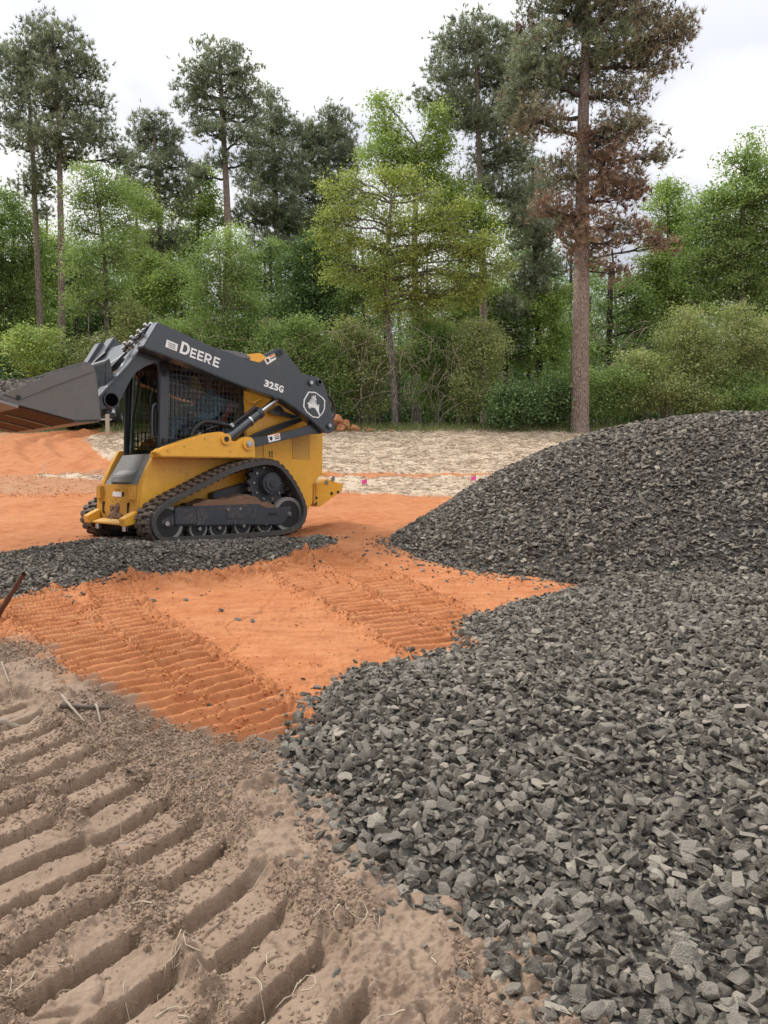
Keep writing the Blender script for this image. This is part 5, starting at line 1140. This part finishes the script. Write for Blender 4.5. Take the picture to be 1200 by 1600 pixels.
T('leafy_tree', 'green tree beyond the left edge of the photo', 'tree', G_D, 30, [(-110, 668), (-108, 560), (-105, 400)], (12, 4),
  [(-105, 300, 40, 24), (-130, 340, 44, 28), (-80, 350, 44, 28), (-110, 400, 60, 30), (-140, 450, 50, 30), (-75, 450, 50, 30), (-110, 510, 60, 30), (-100, 570, 60, 30)], 'leaf', LMID, BARKD, .13, .85)
T('pine_tree', 'pine beyond the left edge of the photo', 'pine tree', G_P, 32, [(-190, 668), (-188, 480), (-184, 300), (-180, 100)], (13, 4),
  [(-180, 100, 40, 24), (-200, 140, 44, 24), (-155, 150, 40, 22), (-185, 190, 60, 24), (-210, 240, 44, 22), (-150, 240, 40, 20), (-185, 290, 50, 22)], 'pine', PINE, BARKP, .23, .85)
T('leafy_tree', 'green tree beyond the right edge of the photo', 'tree', G_D, 31, [(1310, 668), (1310, 560), (1308, 400)], (13, 4),
  [(1305, 260, 40, 26), (1280, 310, 44, 28), (1335, 320, 44, 28), (1305, 370, 60, 30), (1275, 430, 50, 30), (1340, 430, 50, 30), (1305, 500, 60, 30), (1300, 570, 60, 30)], 'leaf', LMID, BARKD, .13, .85)

def mid(label, d, u, v0, v1, hw, mat, dens=.8):
    bl = []
    for k in range(15):
        t = rng.uniform(0, 1); w_ = hw * (.35 + .65 * math.sin(math.pi * min(t + .18, .85))); bl.append((u + rng.uniform(-1, 1) * w_ * .75, v0 + (v1 - v0) * t, rng.uniform(.35, .6) * hw, rng.uniform(12, 24)))
    T('leafy_tree', label, 'tree', G_D, d, [(u, 668), (u + 3, (668 + v1) / 2), (u, v1 - 20), (u - 2, v0 + 10)], (9, 3), bl, 'leaf', mat, BARKD, .12, dens)
mid('pale green slender tree left of the small round-topped pine', 35, 215, 300, 520, 40, LLIT)
mid('pale green slender tree under the dark notched pine', 37, 415, 380, 560, 48, LMID)
mid('bright green tree under the left edge of the tall dark pine', 35, 715, 420, 600, 46, LLIT, .7)
mid('bright green tree behind the right-hand shrubs', 34, 1085, 440, 620, 52, LLIT)
mid('soft green tree between the slim left pine and its taller neighbour', 36, 75, 310, 540, 42, LLIT)
mid('soft green tree right behind the loader boom tip', 34, 275, 420, 600, 44, LLIT)
mid('light green tree close behind the split-trunk tree', 33, 570, 420, 600, 46, LMID)
mid('light green tree left of the thick pine trunk', 34, 865, 450, 610, 40, LLIT, .7)

# shrubs along the edge of the wood: (label, distance, base u, base v, blobs, material)
G_S = 'shrubs along the wood edge'
SHR = [
 ('low bramble bank at the foot of the yellowish bushes', 25.9, 1040, [(990, 630, 30, 18), (1025, 625, 30, 20), (1060, 628, 30, 20), (1095, 625, 30, 20), (1040, 605, 30, 18), (1085, 605, 30, 18)], LOLV, .09, 1.0),
 ('low bramble bank running out of the right edge of the photo', 26, 1150, [(1125, 628, 30, 20), (1160, 622, 30, 20), (1195, 625, 30, 22), (1140, 602, 30, 18), (1185, 600, 30, 18)], LMID, .09, 1.0),
 ('dark ivy-covered shrub left of the thick pine trunk', 25.6, 800, [(800, 630, 26, 30), (830, 625, 26, 30), (855, 632, 28, 30), (785, 648, 20, 16), (880, 630, 16, 28), (870, 600, 20, 16)], LDRK, .10, 1.5),
 ('low green shrub just right of the thick pine trunk', 25.7, 940, [(935, 600, 24, 24), (950, 625, 28, 26), (935, 640, 22, 18), (975, 590, 22, 18), (970, 615, 20, 22)], LMID, .09, 1.2),
 ('arching olive shrub with bare stems behind the heap', 26, 1010, [(985, 570, 26, 18), (1010, 580, 30, 18), (1030, 600, 24, 16), (990, 605, 22, 14), (1005, 560, 24, 14)], LOLV, .09, .9),
 ('tall yellowish bush behind the middle of the heap', 26.5, 1085, [(1075, 495, 26, 16), (1060, 520, 34, 20), (1095, 525, 36, 22), (1070, 555, 44, 20), (1110, 560, 34, 20), (1080, 590, 40, 18), (1055, 575, 24, 18)], LOLV, .09, 1.0),
 ('tall yellowish bush at the right edge behind the heap', 26.8, 1165, [(1150, 495, 26, 16), (1180, 510, 30, 20), (1150, 530, 40, 22), (1190, 545, 34, 22), (1155, 565, 44, 20), (1185, 585, 38, 20), (1140, 595, 34, 18)], LOLV, .09, 1.0),
 ('bushy green thicket right behind the loader rear', 27.5, 470, [(440, 520, 34, 20), (475, 515, 30, 20), (420, 545, 30, 20), (460, 550, 44, 24), (500, 545, 30, 22), (440, 580, 40, 22), (485, 585, 40, 24), (515, 570, 26, 22), (530, 610, 24, 26), (500, 620, 34, 24)], LMID, .10, 1.1),
 ('pale green shrub between loader and split trunk', 28, 560, [(545, 520, 30, 24), (570, 540, 28, 24), (545, 560, 34, 24), (575, 590, 26, 22), (550, 600, 30, 22), (575, 630, 28, 20), (595, 560, 20, 24)], LOLV, .10, 1.1),
 ('thin twiggy shrub right of the split trunk', 28, 690, [(660, 540, 30, 26), (690, 520, 30, 24), (720, 540, 30, 24), (680, 570, 34, 24), (715, 590, 34, 24), (665, 610, 26, 22), (650, 500, 22, 20), (640, 560, 24, 24), (700, 620, 30, 24)], LMID, .09, 1.15),
 ('many-stemmed grey shrub left of the ivy shrub', 26.5, 735, [(745, 520, 32, 22), (770, 545, 26, 24), (740, 555, 30, 22), (755, 585, 30, 22), (725, 600, 24, 20), (760, 620, 24, 20), (730, 635, 24, 18)], LOLV, .09, 1.1),
 ('green undergrowth behind the loader cab', 29, 370, [(290, 540, 30, 20), (330, 540, 36, 20), (370, 545, 34, 20), (410, 540, 30, 20), (390, 520, 30, 20), (270, 520, 30, 24)], LMID, .11, 1.1),
 ('leafy shrub below the left pines', 27.5, 40, [(20, 560, 34, 22), (50, 575, 30, 20), (10, 595, 36, 20), (75, 560, 26, 20), (45, 600, 32, 18), (100, 570, 26, 20)], LDRK, .11, 1.2),
 ('shrub behind the raised bucket', 27.5, 135, [(125, 545, 28, 18), (150, 560, 30, 20), (120, 575, 30, 18), (175, 540, 24, 20), (165, 590, 26, 20), (205, 530, 26, 22), (200, 490, 26, 18)], LOLV, .10, 1.0),
]
for lab, d, u, bl, mt, lf, dn in SHR:
    vmax = max(b[1] for b in bl); root = tree('shrub', lab, 'shrub', G_S, d, [(u, 668), (u + 2, (668 + vmax) / 2 - 10), (u + 4, min(b[1] for b in bl))], (6, 2), bl, 'leaf', mt, BARKD, lf, dn * 1.7, 1.0, twigs=4)
# thin sapling with tiered pale leaves, beside the left pines
T('sapling', 'young sapling with tiered pale leaves in front of the left pine trunks', 'tree', None, 26.0, [(46, 668), (46, 620), (45, 580), (44, 540)], (3, 1.5),
  [(40, 515, 18, 5), (62, 535, 24, 5), (35, 548, 22, 5), (70, 552, 22, 4), (48, 565, 30, 4), (85, 520, 14, 5), (30, 530, 14, 4), (60, 575, 18, 4)], 'leaf', LLIT, BARKD, .11, 2.2, 1.0)
# the far wood closing the view
def far_wood():
    C = []; w = Wood()
    for k in range(11000):
        u = rng.uniform(-320, 1520); d = rng.uniform(42, 62); top = 410 + 50 * math.sin(u * .021) + 40 * math.sin(u * .057 + 2)
        v = rng.uniform(top, 665) if rng.uniform() < .55 else rng.uniform(560, 668); C.append(at_y(u, v, d))
    for k in range(46):
        u = rng.uniform(-250, 1450); d = rng.uniform(36, 52); a = at_y(u, 664, d); a[2] = 1.1; b = at_y(u + rng.normal(0, 8), rng.uniform(380, 480), d); P = limb(a, b, 0, 6, .01); w.add(P, np.linspace(.14, .06, 6), 6)
    for k in range(5200):                         # the wood goes on round the left of the site
        t = rng.uniform(0, 1); C.append(np.array([-23 - 7 * rng.uniform() - 3 * math.sin(t * 9), -14 + 44 * t, 0.3 + 13 * rng.uniform() ** 1.3]))
    C = np.array(C); n = len(C); root = scatter('distant_wood', C, rng.uniform(-.5, .5, (n, 3)) * np.array([1, 1, 12]), rng.uniform(1.1, 2.1, (n, 1)) * np.ones((1, 3)), rng.integers(0, 6, n), sprays(LDRK, .13, False)); tag(root, 'dark far wood glimpsed between the nearer trees', 'wood', kind='stuff')
    o = w.obj('far_trunks', BARKK, root); tag(o, kind='stuff')
far_wood()
# bare vines and twigs hanging in the undergrowth
def vines():
    w = Wood()
    for k in range(330):
        u = rng.choice([rng.uniform(510, 790), rng.uniform(930, 1190), rng.uniform(280, 520)], p=[.6, .3, .1]); v = rng.uniform(500, 640); d = rng.uniform(25.8, 28); a = at_y(u, v, d)
        L = rng.uniform(.5, 2.2); ang = rng.normal(0, .9); P = [a]; dirv = np.array([math.sin(ang), rng.normal(0, .3), math.cos(ang) * rng.choice([1, -1])])
        for q in range(5): dirv = dirv + np.array([rng.normal(0, .25), 0, -.22]); dirv /= np.linalg.norm(dirv); P.append(P[-1] + dirv * L / 5)
        P = np.array(P); P[:, 2] = np.maximum(P[:, 2], base_z(P[:, 0], P[:, 1]) + .02); w.add(P, np.linspace(rng.uniform(.006, .015), .003, 6), 4)
    o = w.obj('dry_vines', TWIG, None); tag(o, 'tangle of bare grey vines and twigs in the undergrowth', 'twigs', kind='stuff')
vines()
def stalks(name, label, cat, n, test, x0, x1, y0, y1, L0, L1, wd, mat, lie):
    X = rng.uniform(x0, x1, n); Y = rng.uniform(y0, y1, n); k = test(X, Y) & visible(X, Y, 1.5); X, Y = X[k], Y[k]; m = len(X)
    z = ground_z(X, Y) + .01 + (.055 * rng.uniform(0.3, 1, m) if lie else 0); L = rng.uniform(L0, L1, (m, 1)); a = rng.uniform(0, 6.283, m)
    D = np.stack([np.cos(a), np.sin(a), rng.uniform(-.05, .2, m) if lie else rng.uniform(.9, 2.2, m)], 1); D /= np.linalg.norm(D, axis=1)[:, None]
    S = np.cross(D, rng.normal(0, 1, (m, 3))); S /= np.linalg.norm(S, axis=1)[:, None]; C = np.stack([X, Y, z], 1)
    V = np.stack([C - S * wd, C + S * wd, C + D * L], 1).reshape(-1, 3)
    me = mesh_np(name, V, np.arange(m * 3).reshape(-1, 3), 3); me.materials.append(mat); o = link(name, me); tag(o, label, cat, kind='stuff'); return o
stalks('straw_mulch', 'pale straw mulch spread over the seeded slope', 'straw', 70000, lambda x, y: in_poly(x, y, STRAW_A) | in_poly(x, y, STRAW_B) | in_poly(x, y, STRAW_C), -12, 16, 13.2, 26.5, .10, .30, .010, STRAWM, True)
stalks('grass', 'rough grass along the foot of the wood', 'grass', 26000, lambda x, y: ~in_poly(x, y, ROADL), -16, 16, 24.7, 28, .08, .40, .012, GRASS, False)
# ------------------------------------------------------------------ operator in the cab
def operator():
    V = []; E = []; Rd = []
    def add(p, r, parent=None):
        V.append(p); Rd.append(r); i = len(V) - 1
        if parent is not None: E.append((parent, i))
        return i
    hip = add((-.16, 0, 1.24), (.15, .17)); b1 = add((-.20, 0, 1.40), (.13, .16), hip); b2 = add((-.25, 0, 1.56), (.125, .18), b1); nk = add((-.25, 0, 1.70), (.055, .06), b2)
    hd = add((-.22, 0, 1.80), (.085, .08), nk); tp = add((-.22, 0, 1.91), (.085, .08), hd); add((-.13, 0, 1.83), (.018, .018), hd)
    for s in (1, -1):
        k = add((.26, s * .13, 1.30), (.075, .075), add((-.02, s * .11, 1.27), (.095, .095), hip)); a = add((.36, s * .13, .95), (.05, .05), k); add((.52, s * .13, .87), (.045, .04), a)
        sh = add((-.25, s * .20, 1.60), (.075, .075), b2); el = add((-.12, s * .29, 1.39), (.052, .052), sh); wr = add((.10, s * .31, 1.39), (.034, .034), el); pm = add((.16, s * .31, 1.41), (.035, .022), wr)
        for q in range(4):
            f = add((.21, s * (.285 + .016 * q), 1.43 - .006 * abs(q - 1)), (.009, .009), pm); add((.225, s * (.285 + .016 * q), 1.40), (.008, .008), f)
        add((.17, s * .27, 1.43), (.010, .010), pm)
    me = bpy.data.meshes.new('person'); me.from_pydata(V, E, []); o = bpy.data.objects.new('tmp_person', me); COL.objects.link(o)
    sk = o.modifiers.new('skin', 'SKIN'); sk.use_smooth_shade = True
    for i, r in enumerate(Rd): me.skin_vertices[0].data[i].radius = r
    me.skin_vertices[0].data[0].use_root = True
    sb = o.modifiers.new('sub', 'SUBSURF'); sb.levels = 1; sb.render_levels = 1
    dg = bpy.context.evaluated_depsgraph_get(); dg.update(); m2 = bpy.data.meshes.new_from_object(o.evaluated_get(dg)); bpy.data.objects.remove(o); m2.name = 'person'
    m2.materials.clear()
    for mt in (paint('teal_shirt', (.10, .32, .40), .8), paint('blue_jeans', (.12, .20, .33), .85), paint('skin_tone', (.40, .22, .15), .6), paint('work_boot', (.16, .09, .05), .8)): m2.materials.append(mt)
    for p in m2.polygons:
        c = p.center
        p.material_index = 2 if c.z > 1.72 or (c.x > .09 and c.z > 1.36) else 3 if c.z < .96 else 1 if c.z < 1.33 and not (abs(c.y) > .24 and c.z > 1.33) and not (c.x < -.2 and c.z > 1.3) else 0
        p.use_smooth = True
    q = link('person', m2); q.matrix_world = M4; tag(q, 'operator in a teal shirt and blue jeans seated inside the loader cab', 'person')
    bm = bmesh.new(); bmesh.ops.create_uvsphere(bm, u_segments=20, v_segments=10, radius=.108, matrix=Matrix.Translation((-.225, 0, 1.90)) @ Matrix.Diagonal((1.08, .92, .72, 1)))
    bm_box(bm, (-.10, 0, 1.895), (.10, .15, .012), None, .004); c = obj_bm('cap', bm, paint('tan_cap', (.42, .34, .2), .8), q, 40)
    for s in (1, -1):
        bm = bmesh.new(); bmesh.ops.create_uvsphere(bm, u_segments=8, v_segments=6, radius=.012, matrix=Matrix.Translation((-.138, s * .033, 1.845))); obj_bm('eye', bm, DARK, q, 60)
        bm = bmesh.new(); bmesh.ops.create_uvsphere(bm, u_segments=8, v_segments=6, radius=.03, matrix=Matrix.Translation((-.225, s * .083, 1.835)) @ Matrix.Diagonal((.6, .4, 1, 1))); obj_bm('ear', bm, MATS['skin_tone'], q, 60)
operator()

# ------------------------------------------------------------------ small things
WOODP = paint('weathered_wood', (.42, .35, .27), .85, scale=12, bumpk=.3); PINK = paint('pink_plastic', (.80, .08, .38), .5); TWIGB = paint('wet_brown_stick', (.09, .045, .028), .6, scale=14, bumpk=.4)
def zat(x, y): return float(ground_z(np.array([x]), np.array([y]))[0])
x, y = gpt(168, 681); h = 44 * y / FPX
bm = bmesh.new(); bm_prism(bm, [(-.07, -.2), (.07, -.2), (.065, h), (.03, h + .03), (-.06, h + .01)], -.06, .06, .008)
o = obj_bm('wooden_post', bm, WOODP, None, 40); o.location = (x, y, zat(x, y)); o.rotation_euler = (0, R(1.5), R(20)); tag(o, 'squared wooden post standing in front of the dark parked car', 'post')
x, y = gpt(69, 742); bm = bmesh.new(); bm_prism(bm, [(-.02, -.15), (.02, -.15), (.02, .27), (.0, .30), (-.02, .27)], -.01, .01, .002)
o = obj_bm('survey_stake', bm, paint('new_lath', (.72, .52, .34), .8), None, 40); o.location = (x, y, zat(x, y)); o.rotation_euler = (R(2), R(1), R(12)); tag(o, 'thin pale survey stake standing in the clay at the left', 'stake')
for (u, v, lab) in ((573, 766, 'pink marker flag in the straw nearest the loader rear'), (743, 763, 'pink marker flag in the straw beside the gravel heap')):
    x, y = gpt(u, v); r_ = empty('marker_flag', (x, y, zat(x, y)), (0, 0, R(15))); tag(r_, lab, 'flag', 'pink marker flags in the straw')
    V_, F_ = tube_arrays([(0, 0, -.1), (0, 0, .1), (.005, 0, .235)], .003, 6); link('wire', mesh_np('wire', V_, F_, 4, True), STEEL, r_)
    bm = bmesh.new(); n = 6; g_ = [[bm.verts.new((.003 - .02 * i, .012 * math.sin(i * 1.3), .235 - .013 * j - .004 * i)) for j in range(7)] for i in range(n)]
    for i in range(n - 1):
        for j in range(6): bm.faces.new((g_[i][j], g_[i + 1][j], g_[i + 1][j + 1], g_[i][j + 1]))
    obj_bm('flag_cloth', bm, PINK, r_, 60)
# mound of clay lumps by the wood
mx_, my_ = gpt(535, 681); my_ = 25.3; mx_ = (532 - 600) / FPX * my_
md = empty('clay_mound', (mx_, my_, float(base_z(mx_, my_)))); tag(md, 'heap of orange clay lumps at the wood edge behind the loader', 'mound')
CLUMP = paint('clay_lump', (.40, .17, .075), .95, dirt=.3, dirtcol=(.5, .28, .16), scale=4, bumpk=.6)
for i in range(34):
    t = rng.uniform(0, 1); px = rng.normal(0, .42) ; hh = max(0, .42 - abs(px) * .45); me = clod_mesh(60 + i % 8, CLUMP)
    o = link('clay_lump', me, None, md); s_ = rng.uniform(.16, .42); o.location = (px - .1, rng.normal(0, .3), rng.uniform(0, 1) * hh + .04); o.scale = (s_, s_, s_); o.rotation_euler = tuple(rng.uniform(0, 6, 3))
for i in range(14):
    o = link('clay_lump', clod_mesh(60 + i % 8, CLUMP), None, md); s_ = rng.uniform(.08, .2); o.location = (rng.uniform(.4, 2.0), rng.normal(0, .35), .04); o.scale = (s_ * 1.4, s_, s_ * .7); o.rotation_euler = (0, 0, rng.uniform(0, 6))
# shed glimpsed through the trees
sx, sy = (560 - 600) / FPX * 46, 46.0; sz = float(base_z(sx, sy)); sh = empty('shed', (sx, sy, sz)); tag(sh, 'small pale shed with red roof far behind the split-trunk tree', 'shed')
bm = bmesh.new(); bm_box(bm, (0, 0, .75), (2.2, 1.6, 1.5)); obj_bm('wall', bm, paint('shed_wall', (.5, .47, .42), .9), sh)
bm = bmesh.new(); bm_prism(bm, [(-1.3, 1.45), (0, 2.0), (1.3, 1.45), (1.3, 1.52), (0, 2.08), (-1.3, 1.52)], -.95, .95); obj_bm('roof', bm, paint('shed_roof', (.30, .06, .04), .7), sh)
bm = bmesh.new(); bm_box(bm, (.4, -.81, .6), (.6, .03, 1.2)); obj_bm('door', bm, BARKD, sh)
# dark car parked under the trees
def car():
    cx, cy = (160 - 600) / FPX * 27.2, 27.2; cz = float(base_z(cx, cy)); root = empty('parked_car', (cx, cy, cz), (0, 0, R(14))); tag(root, 'black car parked at the wood edge below the raised bucket', 'car')
    CB_ = paint('black_car_paint', (.012, .013, .016), .25, coat=.6); 
    side = [(-.86, .30), (-.90, .62), (-.86, .80), (.86, .80), (.90, .62), (.86, .30)]
    def sect(y, w, z0, z1, wt): return [(-w, y, z0), (-w, y, z0 + (z1 - z0) * .6), (-wt, y, z1), (wt, y, z1), (w, y, z0 + (z1 - z0) * .6), (w, y, z0)]
    def loft(name, secs, mat, par):
        bm = bmesh.new(); rs = [[bm.verts.new(p) for p in s] for s in secs]
        for a, b in zip(rs, rs[1:]):
            for i in range(6): bm.faces.new((a[i], a[(i + 1) % 6], b[(i + 1) % 6], b[i]))
        bm.faces.new(rs[0]); bm.faces.new(rs[-1][::-1]); bmesh.ops.recalc_face_normals(bm, faces=bm.faces[:]); bmesh.ops.bevel(bm, geom=bm.edges[:], offset=.04, segments=3, affect='EDGES', clamp_overlap=True); return obj_bm(name, bm, mat, par, 50)
    loft('body', [sect(-2.2, .74, .35, .62, .66), sect(-2.0, .86, .24, .78, .78), sect(-.9, .88, .24, .92, .80), sect(1.6, .88, .24, .96, .80), sect(2.2, .80, .35, .85, .72)], CB_, root)
    loft('cabin', [sect(-.95, .76, .88, .95, .70), sect(-.25, .76, .88, 1.42, .60), sect(1.1, .76, .90, 1.43, .60), sect(1.75, .74, .90, .98, .66)], CB_, root)
    for s in (1, -1):
        bm = bmesh.new(); bm_box(bm, (s * .58, -2.14, .60), (.34, .12, .13), None, .03); obj_bm('headlight', bm, paint('lamp_glass', (.55, .57, .6), .15), root, 40)
        for y_ in (-1.35, 1.4):
            bm = bmesh.new(); bm_cyl(bm, (s * .70, y_, .32), (s * .90, y_, .32), .32, seg=28); wv = obj_bm('wheel', bm, BLK, root, 40)
            bm = bmesh.new(); bm_cyl(bm, (s * .90, y_, .32), (s * .91, y_, .32), .20, seg=20); obj_bm('rim', bm, STEEL, wv, 40)
    bm = bmesh.new(); bm_box(bm, (0, -2.19, .50), (.8, .05, .16), None, .02); obj_bm('grille', bm, DARK, root, 40)
    bm = bmesh.new(); bm_box(bm, (0, -2.22, .34), (1.3, .06, .06), None, .02); obj_bm('bumper_trim', bm, STEEL, root, 40)
    bm = bmesh.new(); bm.faces.new([bm.verts.new(p) for p in ((-.62, -.90, .97), (.62, -.90, .97), (.54, -.33, 1.37), (-.54, -.33, 1.37))]); w_ = obj_bm('windscreen', bm, paint('car_glass', (.03, .035, .04), .06, coat=.5), root); w_.location = (0, -.045, .03)
car()
# sticks and branches
def stick(name, label, pts, r0, r1, mat, group=None):
    P_ = smooth_path(pts, 6); P_ = P_ + rng.normal(0, r0 * .10, P_.shape); c = P_[0].copy(); V_, F_ = tube_arrays(P_ - c, np.linspace(r0, r1, len(P_)) * rng.uniform(.85, 1.1, len(P_)), 8)
    o = link(name, mesh_np(name, V_, F_, 4, True), mat); o.location = c; tag(o, label, 'stick', group); return o
def on_g(u, v, dz=.01): x, y = gpt(u, v); return (x, y, zat(x, y) + dz)
b_ = on_g(-14, 968, -.05); t_ = at_y(37, 897, b_[1] - .1); m_ = (np.array(b_) + t_) / 2
stick('stick', 'dark wet stick leaning out of the ground at the left edge', [b_, m_ + np.array([.004, 0, .004]), t_], .024, .017, TWIGB)
stick('branch', 'weathered branch lying on the brown soil at the left edge', [on_g(-60, 1150, .02), on_g(0, 1134, .025), on_g(35, 1128, .03), on_g(63, 1122, .02)], .020, .012, TWIG)
stick('branch', 'thin dark branch lying across the brown soil right of the weathered branch', [on_g(95, 1124, .02), on_g(140, 1121, .03), on_g(196, 1108, .025)], .013, .008, TWIGD)
stick('twig', 'pale curved twig crossing the thin dark branch', [on_g(98, 1112, .03), on_g(108, 1128, .035), on_g(120, 1143, .03), on_g(133, 1152, .02)], .007, .004, TWIG)
stick('twig', 'short pale twig upright by the end of the thin dark branch', [on_g(150, 1118, .035), on_g(153, 1132, .03), on_g(158, 1144, .01)], .007, .005, TWIG)
stick('twig', 'long thin root curving over the soil at the left edge', [on_g(3, 1040, .02), on_g(8, 1062, .03), on_g(16, 1088, .02)], .006, .003, TWIG)
def rootlets():
    w = Wood()
    for k in range(80):
        u, v = rng.uniform(-40, 800), rng.uniform(1130, 1620)
        x, y = gpt(u, v)
        if in_near(np.array([x]), np.array([y]))[0] or not in_poly(np.array([x]), np.array([y]), BROWN)[0]: continue
        a = rng.uniform(0, 6.28); P_ = []; L = rng.uniform(.03, .13); c = rng.normal(0, 1.2)
        for q in range(6): P_.append((x, y, 0)); x += math.cos(a) * L / 5; y += math.sin(a) * L / 5; a += c * .3 + rng.normal(0, .2)
        P_ = np.array(P_); P_[:, 2] = ground_z(P_[:, 0], P_[:, 1]) + .004 + rng.uniform(0, .012); w.add(P_, np.linspace(.0018, .0007, 6) * rng.uniform(.6, 1.5), 5)
    o = w.obj('rootlets', paint('pale_root', (.36, .29, .21), .9), None); tag(o, 'fine pale roots sticking out of the brown soil', 'roots', kind='stuff')
rootlets()
